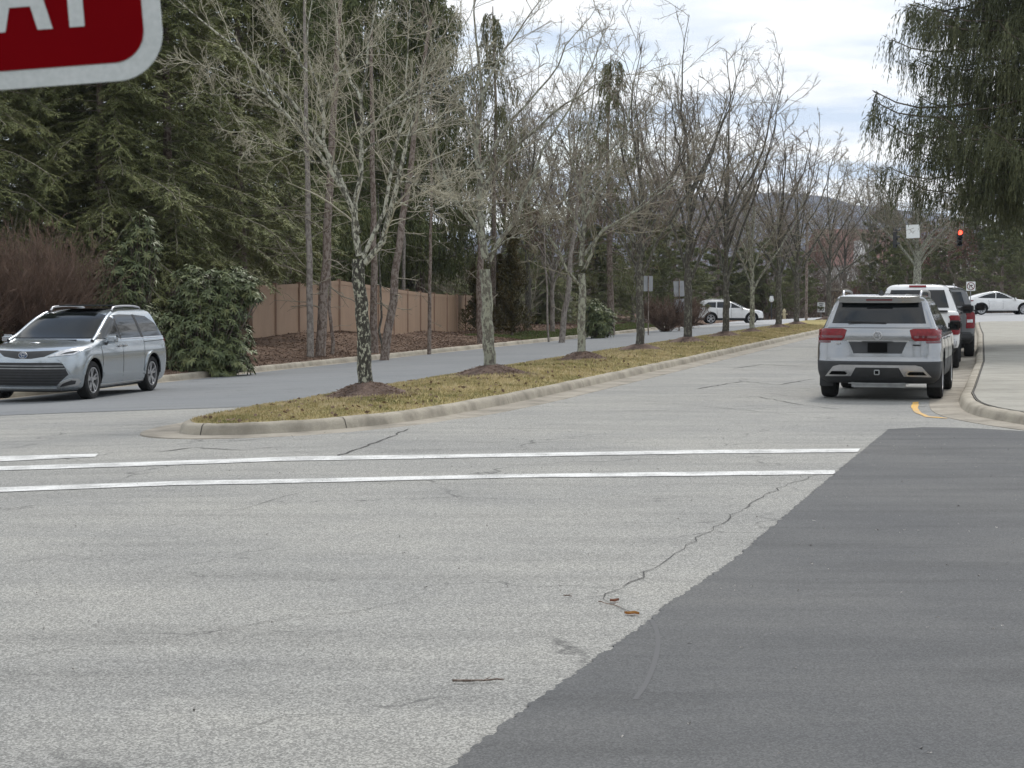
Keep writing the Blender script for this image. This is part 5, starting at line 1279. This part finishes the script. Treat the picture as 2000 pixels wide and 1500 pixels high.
# white crossover crossing on the left
p = P(1425, HY, 124.5)
tab = [(.24, 2.15, -2.18, .82), (.34, 2.28, -2.30, .89), (.5, 2.34, -2.35, .915), (.72, 2.32, -2.34, .92), (.85, 2.24, -2.33, .91), (.95, 1.98, -2.32, .90), (1.02, 1.45, -2.30, .885), (1.06, 1.18, -2.28, .875), (1.12, 1.02, -2.25, .86), (1.3, .68, -2.14, .80), (1.5, .22, -2.02, .73), (1.58, -.1, -1.98, .68), (1.63, -.5, -1.75, .58), (1.65, -.8, -1.4, .42)]
LF = [(.24, .6), (.9, .7), (1.1, .55), (1.65, .3)]; LR = [(.24, .4), (1.1, .38), (1.65, .2)]
crossover('crossover', p.x, p.y, float(T(p.x, p.y))+.012, 0.0, M['whitep'], tab, LF, LR, [1.43, -1.38], .37,
          [[(-1.85, 1.20), (-1.05, 1.12), (-1.02, 1.50), (-1.55, 1.49), (-1.80, 1.33)], [(-.97, 1.12), (-.06, 1.10), (-.03, 1.53), (-.94, 1.51)], [(.0, 1.10), (.92, 1.10), (.66, 1.27), (.35, 1.43), (.05, 1.52)]],
          'white crossover crossing the far street behind the median trees, facing right', 'crossover', .42, [(-2.30, .93), (-1.98, .96), (-2.06, 1.08), (-2.27, 1.08)], [(.50, .82), (.86, .80), (.88, .92), (.70, .93)], 5,
          ws=[(-.74, 1.13), (.74, 1.13), (.6, 1.53), (-.6, 1.53)])
# white coupe SUV on the right
p = P(1952, HY, 126)
tab = [(.22, 2.28, -2.22, .84), (.32, 2.44, -2.38, .95), (.5, 2.48, -2.45, .985), (.72, 2.47, -2.46, .995), (.88, 2.40, -2.45, .985), (.98, 2.1, -2.44, .96), (1.06, 1.5, -2.42, .93), (1.10, 1.2, -2.38, .91), (1.15, 1.05, -2.30, .88), (1.3, .70, -2.0, .82), (1.45, .38, -1.55, .76), (1.57, .02, -1.05, .70), (1.63, -.2, -.70, .62), (1.66, -.35, -.55, .45)]
crossover('coupe_suv', p.x, p.y, float(T(p.x, p.y))+.012, -.02, M['whitep'], tab, [(.22, .6), (.9, .7), (1.1, .55), (1.66, .25)], [(.22, .5), (1.1, .5), (1.2, .45), (1.66, .2)], [1.50, -1.47], .385,
          [[(-1.72, 1.18), (-.50, 1.15), (-.46, 1.53), (-.72, 1.50), (-1.25, 1.36)], [(-.44, 1.15), (.95, 1.13), (.62, 1.31), (.30, 1.46), (-.02, 1.54), (-.40, 1.54)]],
          'white coupe-backed SUV crossing the far street at the right edge, facing right', 'suv', .30, [(-2.42, .92), (-2.02, .96), (-2.05, 1.02), (-2.40, 1.03)], [(.50, .80), (.90, .82), (.93, .92), (.62, .93)], 7, rails=False, ws=[(-.74, 1.17), (.74, 1.17), (.6, 1.56), (-.6, 1.56)], mirror=(.85, .92, 1.12))

def pickup(u, v, rz, paint, label, H=1.96, Lx=2.95, w=1.01, dark_top=False, name='pickup_truck', big=False):
    tab = [(.38, Lx-.2, -Lx+.12, .88), (.48, Lx-.04, -Lx+.02, .97), (.62, Lx, -Lx, w), (.85, Lx, -Lx+.01, w+.005), (1.10, Lx-.06, -Lx+.02, w), (1.22, Lx-.35, -Lx+.03, w-.012), (1.30, 1.75, -Lx+.04, w-.03), (1.345, 1.45, -Lx+.10, w-.07)]
    b = Body(tab, [(.38, .35), (1.1, .4), (1.345, .4)], [(.38, .14), (1.345, .14)], 3.2)
    t = vehicle(name, u, v, rz, label, 'pickup truck', K5)
    link('body', b.mesh([1.86, -1.80], .405, [paint, M['dark'], M['cladding']], .60 if big else .5), None, t, smooth=True)
    c = Body([(1.25, 1.50, -1.02, w-.06), (1.36, 1.36, -1.0, w-.09), (1.5, 1.12, -.97, w-.14), (1.7, .78, -.91, w-.21), (1.84, .50, -.86, w-.27), (H-.05, .22, -.80, w-.34), (H-.01, -.02, -.70, w-.46), (H, -.1, -.6, w-.6)], [(1.25, .4), (1.96, .3)], [(1.25, .16), (1.96, .16)], 3.0)
    cab = link('cab', c.mesh([], 0, [paint, M['dark'], M['plastic']]), None, t, smooth=True)
    rearp(c, [(-.74, 1.40), (.74, 1.40), (.62, H-.14), (-.62, H-.14)], M['glass'], cab, 'rear_window', .012)
    frontp(c, [(-.78, 1.36), (.78, 1.36), (.62, H-.12), (-.62, H-.12)], M['glass'], cab, 'windscreen', .012)
    rearp(c, [(-.2, H-.075), (.2, H-.075), (.2, H-.045), (-.2, H-.045)], M['redlamp'], cab, 'brake_light', .03, .1)
    tgt = rearp(b, [(-.76, .70), (.76, .70), (.76, 1.24), (-.76, 1.24)], paint, t, 'tailgate', .018, .12)
    rbox('tailgate_handle', (-Lx-.01, 0, 1.12), (.04, .26, .09), M['plastic'], tgt, .01)
    rbox('spoiler_lip', (-Lx+.05, 0, 1.335), (.16, 1.5, .04), M['plastic'], tgt, .012)
    bp = rbox('rear_bumper', (-Lx-.09, 0, .60), (.22, 1.92, .20), M['rim'] if not big else M['plastic'], t, .04, seg=3); rbox('licence_plate', (-Lx-.203, 0, .62), (.008, .31, .15), M['plastic'], bp, .003)
    for sd in (-1, 1):
        pq = [(sd*a, z) for a, z in [(.79, .80), (.985, .80), (.975, 1.24), (.80, 1.24)]]; tl_ = rearp(b, pq if sd > 0 else pq[::-1], M['redlamp'], t, 'tail_light', .03, .08)
        pq = [(sd*a, z) for a, z in [(.81, .96), (.955, .96), (.955, 1.04), (.81, 1.04)]]; rearp(b, pq if sd > 0 else pq[::-1], M['clear'], tl_, 'reverse_lamp', .034, .08)
        sidewin(b, [(-Lx+.02, .82), (-Lx+.14, .82), (-Lx+.14, 1.22), (-Lx+.03, 1.22)], sd, M['redlamp'], t, 'tail_light', .012)
        sidewin(c, [(-.88, 1.36), (-.02, 1.36), (.0, H-.13), (-.78, H-.13)], sd, M['glass'], cab); sidewin(c, [(.04, 1.36), (1.10, 1.36), (.84, 1.53), (.42, H-.14), (.05, H-.13)], sd, M['glass'], cab)
        gap(b, [(-.0, 1.24), (0, .55)], sd, t); gap(b, [(-.98, 1.28), (-.98, .5)], sd, t); gap(b, [(1.12, 1.2), (1.12, .7)], sd, t)
        door_mirror(t, 1.05, sd*(w-.07), 1.36, M['plastic'], 1.3)
        for x in (1.86, -1.80): wheel(t, x, sd*(w-.01), .405, .27, 6, .62, .05, fork=False)
        pq = [(sd*a, z) for a, z in [(.62, .85), (.92, .85), (.93, 1.10), (.66, 1.12)]]; frontp(b, pq if sd > 0 else pq[::-1], M['clear'], t, 'headlight', .014, .08)
        pq = [(sd*a, z) for a, z in [(.03, H-.085), (.10, H-.085), (.10, H-.06), (.03, H-.06)]]
        rbox('clearance_post', (-.66, sd*.45, H-.01), (.02, .02, .09), M['plastic'], cab, .003)
    return t
pickup(-1.50, 45.0, FWD, M['whitep'], 'white pickup truck parked directly in front of the silver SUV')
pickup(-1.20, 53.2, FWD, M['greyp'], 'dark grey pickup truck with tall red tail lights, beyond the white pickup', H=1.93, big=True)
x, y = W2(-1.5, 61.5)
tab = [(.30, 2.35, -2.40, .90), (.42, 2.5, -2.55, .98), (.6, 2.58, -2.60, 1.0), (.9, 2.52, -2.58, 1.01), (1.1, 2.3, -2.56, 1.0), (1.18, 1.6, -2.55, .985), (1.24, 1.3, -2.52, .96), (1.35, 1.1, -2.47, .92), (1.6, .65, -2.36, .86), (1.85, .2, -2.25, .79), (1.95, -.1, -2.15, .74), (2.0, -.4, -1.95, .64), (2.02, -.8, -1.6, .45)]
crossover('parked_suv', x, y, float(T(x, y))+.006, FWD, M['whitep'], tab, LF, [(.3, .3), (2.02, .25)], [1.5, -1.5], .40,
          [[(-2.1, 1.30), (-1.2, 1.30), (-1.18, 1.80), (-2.0, 1.78)], [(-1.14, 1.30), (-.1, 1.28), (-.08, 1.82), (-1.12, 1.80)], [(-.04, 1.28), (.95, 1.27), (.7, 1.50), (.3, 1.74), (-.02, 1.82)]],
          'tall white SUV at the head of the parked row, only its roof and side showing', 'suv', .3, [(-2.52, 1.0), (-2.3, 1.0), (-2.3, 1.3), (-2.45, 1.3)], [(.55, .9), (.9, .9), (.92, 1.05), (.6, 1.05)], 6, group=K5, rear_win=[(-.78, 1.32), (.78, 1.32), (.68, 1.80), (-.68, 1.80)], mirror=(.9, .97, 1.28))

# ---------------------------------------------------------------- the red plaque near the camera
def plaque():
    Z = 1.41; sc = Z/F; corner = P(324, 151, Z); W_, H_ = .457, .152; roll = math.radians(4.3)
    root = empty('street_sign', (0, 0, 0), 0, 'red plaque with white border and white letters, close to the viewer at top left', 'sign')
    ex = Vector((math.cos(roll), 0, math.sin(roll))); ez = Vector((-math.sin(roll), 0, math.cos(roll)))
    cen = corner-ex*W_/2+ez*H_/2; root.location = cen
    root.rotation_euler = (0, -roll, 0)
    def rr(w_, h_, r, n=14):
        p = []
        for cx_, cz_, a0 in ((w_/2-r, h_/2-r, 0), (-w_/2+r, h_/2-r, 90), (-w_/2+r, -h_/2+r, 180), (w_/2-r, -h_/2+r, 270)):
            for i in range(n+1): a = math.radians(a0+90*i/n); p.append((cx_+r*math.cos(a), cz_+r*math.sin(a)))
        return p
    def slab(name, poly, y0, y1, mat, par):
        bm = bmesh.new(); A = [bm.verts.new((a, y0, b)) for a, b in poly]; B = [bm.verts.new((a, y1, b)) for a, b in poly]
        bm.faces.new(A); bm.faces.new(B[::-1]); n = len(A)
        for i in range(n): bm.faces.new((A[i], B[i], B[(i+1) % n], A[(i+1) % n]))
        bmesh.ops.recalc_face_normals(bm, faces=bm.faces); return link(name, bm_mesh(name, bm), mat, par)
    pl = slab('plate', rr(W_, H_, .037), 0, .002, M['signwhite'], root)
    slab('red_field', rr(W_-.0285, H_-.0285, .0245), -.0006, .0001, M['signred'], root)
    h = .0635; b0 = -.0320; s = .0118
    def quad(x0, z0, x1, z1, w_=s, horiz=False):
        return [(x0-w_/2, z0), (x0+w_/2, z0), (x1+w_/2, z1), (x1-w_/2, z1)]
    L_ = []
    def A(x):
        q = .0185; L_.append(('A', [quad(x-q, b0, x-.0035, b0+h), quad(x+q, b0, x+.0035, b0+h), [(x-q*.72, b0+.0185), (x+q*.72, b0+.0185), (x+q*.55, b0+.0285), (x-q*.55, b0+.0285)]]))
    def Lc(x): L_.append(('L', [quad(x-.010, b0, x-.010, b0+h), [(x-.004, b0), (x+.018, b0), (x+.018, b0+.0115), (x-.004, b0+.0115)]]))
    def Y(x): L_.append(('Y', [quad(x, b0, x, b0+h*.46), quad(x, b0+h*.42, x-.0165, b0+h), quad(x, b0+h*.42, x+.0165, b0+h)]))
    def Wc(x): L_.append(('W', [quad(x-.013, b0, x-.024, b0+h, s*.9), quad(x-.011, b0, x-.001, b0+h, s*.9), quad(x+.011, b0, x+.001, b0+h, s*.9), quad(x+.013, b0, x+.024, b0+h, s*.9)]))
    Y(.2285-.0655); A(.2285-.1090); Wc(.2285-.164); Lc(-.028); Lc(-.068); A(-.112)
    for nm, qs in L_:
        g = None; bm = bmesh.new()
        for i, q in enumerate(qs):
            y0 = -.0011-.00003*i; A_2 = [bm.verts.new((a, y0, b)) for a, b in q]; bm.faces.new(A_2)
        bmesh.ops.recalc_face_normals(bm, faces=bm.faces)
        link('letter', bm_mesh('letter', bm), M['signwhite'], root)
    g = Geo(); gz = -cen.z; tubes(g, np.array([[(0, .03, gz), (0, .03, -.05), (0, .03, .6)]]), np.full((1, 3), .028), 10)
    po = link('post', g.mesh('post'), M['steel'], root); po.rotation_euler = (0, roll, 0)
plaque()

# ---------------------------------------------------------------- street furniture and far buildings
def sheet(name, w_, h_, r, th, mat, parent, loc, rot=(0, 0, 0)):
    bm = bmesh.new(); p = []
    for cx_, cz_, a0 in ((w_/2-r, h_/2-r, 0), (-w_/2+r, h_/2-r, 90), (-w_/2+r, -h_/2+r, 180), (w_/2-r, -h_/2+r, 270)):
        for i in range(5): a = math.radians(a0+90*i/4); p.append((cx_+r*math.cos(a), cz_+r*math.sin(a)))
    A = [bm.verts.new((a, 0, b)) for a, b in p]; B = [bm.verts.new((a, th, b)) for a, b in p]; bm.faces.new(A); bm.faces.new(B[::-1]); n = len(A)
    for i in range(n): bm.faces.new((A[i], B[i], B[(i+1) % n], A[(i+1) % n]))
    bmesh.ops.recalc_face_normals(bm, faces=bm.faces); o = link(name, bm_mesh(name, bm), mat, parent); o.location = loc; o.rotation_euler = rot; return o
def pole(parent, h, r, mat, x=0, y=0, z0=-.2, name='post'):
    g = Geo(); tubes(g, np.array([[(x, y, z0), (x, y, h/2), (x, y, h)]]), np.full((1, 3), r), 10); return link(name, g.mesh(name), mat, parent, smooth='all')
def text(s, size, mat, parent, loc, name='lettering'):
    c = bpy.data.curves.new('t', 'FONT'); c.body = s; c.size = size; c.align_x = 'CENTER'; c.align_y = 'CENTER'; c.extrude = .002; c.offset = size*.02
    o = bpy.data.objects.new('t', c); COL.objects.link(o); dg = bpy.context.evaluated_depsgraph_get(); dg.update()
    me = bpy.data.meshes.new_from_object(o.evaluated_get(dg)); bpy.data.objects.remove(o)
    q = link(name, me, mat, parent); q.location = loc; q.rotation_euler = (math.pi/2, 0, 0); return q
# grey backs of two signs on one post (third median tree side)
l = at(1326, 98); r = empty('street_sign', l, .15, 'grey backs of two stacked signs on one post beside the fifth median tree', 'sign')
s_px = 98/F; top = P(1326, 548, 98).z-l[2]; mid = P(1326, 582, 98).z-l[2]
pole(r, top+.1, .03, M['pinebark'], 0, -.08); sheet('sign_back', 21*s_px, 30*s_px, .03, .01, M['signback'], r, (0, 0, top-.45), (0, -.05, 0)); sheet('sign_back', 20*s_px, 26*s_px, .03, .01, M['signback'], r, (.04, 0, mid-.42), (0, -.05, 0))
l = at(1266, 88); r = empty('street_sign', l, .1, 'single small grey sign back beside the fourth median tree', 'sign'); top = P(1266, 538, 88).z-l[2]
pole(r, top, .03, M['pinebark'], 0, -.06); sheet('sign_back', .45, .75, .03, .01, M['signback'], r, (0, 0, top-.4))
# speed limit sign
l = at(1604, 146); r = empty('street_sign', l, 0, 'white speed limit 30 sign across the far street, left of the stone pillar', 'sign'); cz = P(1604, 600, 146).z-l[2]
pole(r, cz+.35, .04, M['steel'], 0, .06); sheet('plate', .62, .80, .04, .01, M['plainwhite'], r, (0, 0, cz)); text('SPEED\nLIMIT', .15, M['black'], r, (0, -.012, cz+.21)); text('30', .42, M['black'], r, (0, -.012, cz-.19))
# no-turn sign
l = at(1896, 118); r = empty('street_sign', l, 0, 'small white no right turn sign with a red ring, above the grey pickup mirror', 'sign'); cz = P(1896, 559, 118).z-l[2]
pole(r, cz+.2, .03, M['steel'], 0, .06); sheet('plate', .60, .60, .04, .01, M['plainwhite'], r, (0, 0, cz))
g = Geo(); a = np.linspace(0, 2*np.pi, 25); tubes(g, np.stack([.24*np.cos(a), np.full(25, -.01), cz+.24*np.sin(a)], 1)[None], np.full((1, 25), .022), 5); tubes(g, np.array([[(-.17, -.012, cz+.17), (.17, -.012, cz-.17)]]), np.full((1, 2), .02), 5); link('red_ring', g.mesh('ring'), M['redlamp'], r)
g = Geo(); tubes(g, np.array([[(-.08, -.006, cz-.14), (-.08, -.006, cz+.03), (.06, -.006, cz+.05)]]), np.full((1, 3), .022), 5); tubes(g, np.array([[(.03, -.006, cz+.05), (.14, -.006, cz+.05)]]), np.array([[.06, .002]]), 5); link('black_arrow', g.mesh('arrow'), M['black'], r)
# signals hung on a mast arm reaching in from the right
ZS = 116; l = at(2085, ZS); r = empty('utility_pole', l, 0, 'wooden pole just outside the right edge that carries the signal wire', 'pole')
ah = P(1800, 446, ZS).z-l[2]; pole(r, ah+1.2, .14, M['pinebark'], name='pole')
l2 = at(1575, ZS); r = empty('utility_pole', l2, 0, 'slim wooden pole behind the ninth median tree that carries the signal wire', 'pole'); pole(r, l[2]+ah+.4-l2[2], .09, M['pinebark'], name='pole')
g = Geo(); zt = l[2]+ah; g_p = [(l2[0], l2[1], zt+.3), ((l2[0]*.5+l[0]*.5), l[1], zt+.02), (l[0], l[1], zt+.35)]; tubes(g, poly_rs(g_p, 14)[None], np.full((1, 14), .018), 5)
tag(link('signal_wire', g.mesh('w'), M['plastic']), 'thin black wire strung over the junction, carrying the signal heads', 'wire')
def signal(px, py_top, py_bot, lit, rot, label):
    p = P(px, (py_top+py_bot)/2, ZS); h = (py_bot-py_top)*ZS/F; r = empty('traffic_signal', (p.x, p.y-.15, p.z), rot, label, 'traffic light', 'traffic signal heads')
    rbox('housing', (0, 0, 0), (.34, .22, h), M['plastic'], r, .02)
    for i in range(3):
        z = h*(.333-.333*i); bm = bmesh.new(); bmesh.ops.create_uvsphere(bm, u_segments=20, v_segments=10, radius=.145)
        for v in bm.verts: v.co.y *= .35
        bmesh.ops.translate(bm, verts=bm.verts, vec=(0, -.11, z)); ln_ = link('lens', bm_mesh('lens', bm), M['redon'] if (lit and i == 0) else M['dark'], r, smooth='all')
        g = Geo(); a = np.linspace(.1, math.pi-.1, 12)
        V_ = np.concatenate([np.stack([.155*np.cos(a), np.full(12, -.11), z+.155*np.sin(a)], 1), np.stack([.155*np.cos(a), np.full(12, -.30), z+.155*np.sin(a)], 1)]); Q = np.array([(i_, i_+1, i_+13, i_+12) for i_ in range(11)]); g.add(V_, Q); link('visor', g.mesh('visor'), M['plastic'], r)
    return r
signal(1873, 449, 481, True, 0, 'traffic signal with its red light lit, at the right under the spruce')
signal(1747, 446, 484, False, 1.25, 'black traffic signal turned side-on, left of the white square sign')
p = P(1783, 452, ZS-.3); r = empty('street_sign', (p.x, p.y, p.z), 0, 'blank-looking white square sign hanging between the two signal heads', 'sign')
sheet('plate', .86, .86, .04, .012, M['plainwhite'], r, (0, 0, 0), (0, -.04, 0)); rbox('bracket', (0, .16, -.0), (.06, .28, .9), M['steel'], r, .01)
# lamp post, hydrant, pillar, pipes
l = at(1507, 144); r = empty('street_lamp', l, 0, 'short black lamp post with a pale lantern behind the seventh median tree', 'street lamp'); h = P(1507, 578, 144).z-l[2]
pole(r, h-.5, .06, M['plastic']); g = Geo(); tubes(g, np.array([[(0, 0, h-.5), (0, 0, h-.35), (0, 0, h)]]), np.array([[.08, .2, .13]]), 6); link('lantern', g.mesh('lan'), M['plainwhite'], r); rbox('cap', (0, 0, h+.05), (.34, .34, .1), M['plastic'], r, .03)
l = at(1532, 143); r = empty('fire_hydrant', l, 0, 'cream and yellow fire hydrant at the far kerb between median trunks', 'fire hydrant')
V_, Q = lathe([(0, .17), (.1, .17), (.11, .12), (.55, .12), (.56, .16), (.6, .16), (.68, .12), (.76, .05), (.8, .001)], 16); V_ = [(x, z, y*1.2) for x, y, z in V_]; link('barrel', quads('b', V_, Q), M['hyd'], r, smooth=True)
for sx in (-1, 1): rbox('outlet', (sx*.19, 0, .5), (.14, .13, .13), M['hyd'], r, .03)
l = at(1640, 150); r = empty('stone_pillar', l, 0, 'stone gate pillar with a flat cap right of the farthest median tree', 'pillar'); h = P(1640, 566, 150).z-l[2]
rbox('shaft', (0, 0, h/2-.3), (1.15, 1.15, h+.3), M['stone'], r, .03); rbox('cap', (0, 0, h), (1.45, 1.45, .22), M['curb'], r, .04)
l = at(1673, 152); r = empty('brick_pillar', l, 0, 'small red brick pillar just above the roof rail of the silver SUV', 'pillar'); h = P(1673, 556, 152).z-l[2]
rbox('shaft', (0, 0, h/2-.3), (.6, .6, h+.3), M['brick'], r, .02); rbox('cap', (0, 0, h), (.72, .72, .1), M['curb'], r, .02)
def house(px, Z, W_, D, wall_h, roof_h, wall, roof, label, rz=.25, dz=0, gable=True):
    l = at(px, Z, dz); r = empty('house', l, rz, label, 'house')
    rbox('wall', (0, 0, wall_h/2), (W_, D, wall_h), wall, r, 0)
    bm = bmesh.new(); o_ = .5; a = [bm.verts.new(p) for p in [(-W_/2-o_, -D/2-o_, wall_h), (W_/2+o_, -D/2-o_, wall_h), (W_/2+o_, D/2+o_, wall_h), (-W_/2-o_, D/2+o_, wall_h), (-W_/2-o_, 0, wall_h+roof_h), (W_/2+o_, 0, wall_h+roof_h)]]
    for f in ((0, 1, 5, 4), (2, 3, 4, 5), (0, 4, 3), (1, 2, 5), (0, 3, 2, 1)): bm.faces.new([a[i] for i in f])
    bmesh.ops.recalc_face_normals(bm, faces=bm.faces); rf = link('roof', bm_mesh('roof', bm), roof, r)
    n = int(W_/2.6)
    for st in range(max(1, int(wall_h/2.8))):
        for i in range(n):
            x = -W_/2+W_*(i+.5)/n; f = rbox('window', (x, -D/2-.02, 1.6+2.8*st), (1.2, .1, 1.5), M['plainwhite'], r, .01); rbox('pane', (x, -D/2-.08, 1.6+2.8*st), (1.0, .02, 1.3), M['glass'], f, 0)
    if gable:
        bm = bmesh.new(); x0 = -W_*.18; g_w = 3.6; z0 = wall_h-.2; a = [bm.verts.new(p) for p in [(x0-g_w/2, -D/2-.7, z0), (x0+g_w/2, -D/2-.7, z0), (x0, -D/2-.7, z0+roof_h*.72), (x0-g_w/2, 0, z0), (x0+g_w/2, 0, z0), (x0, 0, z0+roof_h*.72)]]
        for f in ((0, 1, 2), (0, 2, 5, 3), (1, 4, 5, 2)): bm.faces.new([a[i] for i in f])
        bmesh.ops.recalc_face_normals(bm, faces=bm.faces); link('gable', bm_mesh('gable', bm), wall, rf)
    return r
house(1690, 225, 13, 9, 5.6, 4.6, M['siding'], M['roof'], 'white house with red-brown roof and a small gable, far behind the parked row')
house(1810, 250, 12, 9, 4.5, 3.5, M['siding'], M['signback'], 'low pale house glimpsed under the white traffic sign', -.1, gable=False)
# little things lying on the road
def stick(px0, py0, px1, py1, r_, label, name='fallen_twig', mat=None):
    a = G(px0, py0); b_ = G(px1, py1); n = 9; rg = random.Random(px0); pts = []
    for i in range(n):
        t = i/(n-1); p = a.lerp(b_, t)-a; pts.append((p.x+rg.uniform(-.004, .004), p.y+rg.uniform(-.004, .004), p.z+r_+.006+rg.uniform(0, .004)))
    g = Geo(); tubes(g, np.array([pts]), np.linspace(r_, r_*.6, n)[None], 6)
    if name == 'fallen_twig': tubes(g, np.array([[pts[5], (pts[5][0]+.03, pts[5][1]+.03, pts[5][2]+.01)]]), np.array([[r_*.5, r_*.3]]), 5)
    o = link(name, g.mesh(name), mat or M['pinebark']); o.location = a; tag(o, label, 'twig', 'twigs lying on the asphalt')
stick(882, 1336, 983, 1333, .006, 'dark brown twig lying level across the grey asphalt near the bottom')
stick(1170, 1178, 1213, 1190, .003, 'thin reddish twig beside the dark asphalt edge, pointing at the orange leaf', mat=M['twigred'])
stick(1100, 1166, 1116, 1168, .004, 'short broken twig left of the curled tan leaf')
def leafobj(px, py, ln, colr, label, seed, ang=.4):
    p = G(px, py); rg = np.random.default_rng(seed); bm = bmesh.new(); n = 7; L1_ = []; R1_ = []; C1 = []
    for i in range(n):
        t = i/(n-1); w_ = ln*.28*math.sin(math.pi*min(1, t*1.02))**.8; x = (t-.5)*ln; z = .006+.004*math.sin(t*4+seed)**2
        C1.append(bm.verts.new((x, 0, z))); L1_.append(bm.verts.new((x, w_, z+.012))); R1_.append(bm.verts.new((x, -w_, z+.009)))
    for i in range(n-1): bm.faces.new((C1[i], C1[i+1], L1_[i+1], L1_[i])); bm.faces.new((C1[i], R1_[i], R1_[i+1], C1[i+1]))
    bmesh.ops.solidify(bm, geom=bm.faces[:], thickness=.0015)
    o = link('fallen_leaf', bm_mesh('leaf', bm), colr, smooth=True); o.location = p; o.rotation_euler = (0, 0, ang); tag(o, label, 'leaf', 'leaves lying on the asphalt')
leafobj(1200, 1177, .06, simple('tan_leaf', (.33, .16, .10), .8), 'curled tan leaf on the old asphalt, upper of the two by the seam', 1, .5)
leafobj(1234, 1202, .08, simple('orange_leaf', (.45, .22, .05), .8), 'orange-brown crumpled leaf touching the edge of the dark asphalt', 2, -.2)
# loose grit on both asphalts
rg = np.random.default_rng(31); n = 900; gx = rg.uniform(-3.5, 8, n); gy = rg.uniform(6, 24, n); gz = T(gx, gy)+.009; g = Geo(); sz = rg.uniform(.003, .011, n)
for k in range(3):
    d = rg.normal(0, 1, (n, 3)); d[:, 2] *= .5; leafq(g, np.stack([gx, gy, gz], 1), nrm(d), sz*1.3, sz, rg)
o = link('loose_grit', g.mesh('grit'), simple('grit', (.4, .38, .35), .9, var=.6, sc=1)); tag(o, 'loose pale grit scattered on the dark and grey asphalt', 'gravel', kind='stuff')

# ---------------------------------------------------------------- air
bm = bmesh.new(); bmesh.ops.create_cube(bm, size=1)
for v in bm.verts: v.co = Vector((v.co.x*3900, v.co.y*3900, -4 if v.co.z < 0 else 230))
hz = bpy.data.materials.new('haze'); hz.use_nodes = True; hn = hz.node_tree; hn.nodes.clear()
ho = hn.nodes.new('ShaderNodeOutputMaterial'); hv = hn.nodes.new('ShaderNodeVolumePrincipled'); hv.inputs['Density'].default_value = .00013; hv.inputs['Color'].default_value = (.80, .88, 1, 1)
hn.links.new(hv.outputs[0], ho.inputs['Volume'])
tag(link('haze', bm_mesh('haze', bm), hz), 'thin blue air between the junction and the far hills', 'haze', kind='stuff')

arc = [GU(*q) for q in [(1272, 1214), (1284, 1236), (1286, 1265), (1278, 1300), (1262, 1340), (1240, 1370)]]
arc = resample(smooth_path(arc, 2), .08); A1 = offset(arc, .012); B1 = offset(arc, -.012); V_ = []; Qs = []
for i_ in range(len(arc)):
    for s in (A1[i_], B1[i_]):
        x, y = W2(*s); V_.append((x, y, float(T(x, y))+.0085))
    if i_: k = 2*i_; Qs.append((k-2, k-1, k+1, k))
mm = MT('tyre_scuff', (.125, .125, .127), .9, 0, .2)
o = link('tyre_mark', quads('tyre_mark', V_, Qs), mm.m); o['kind'] = 'structure'
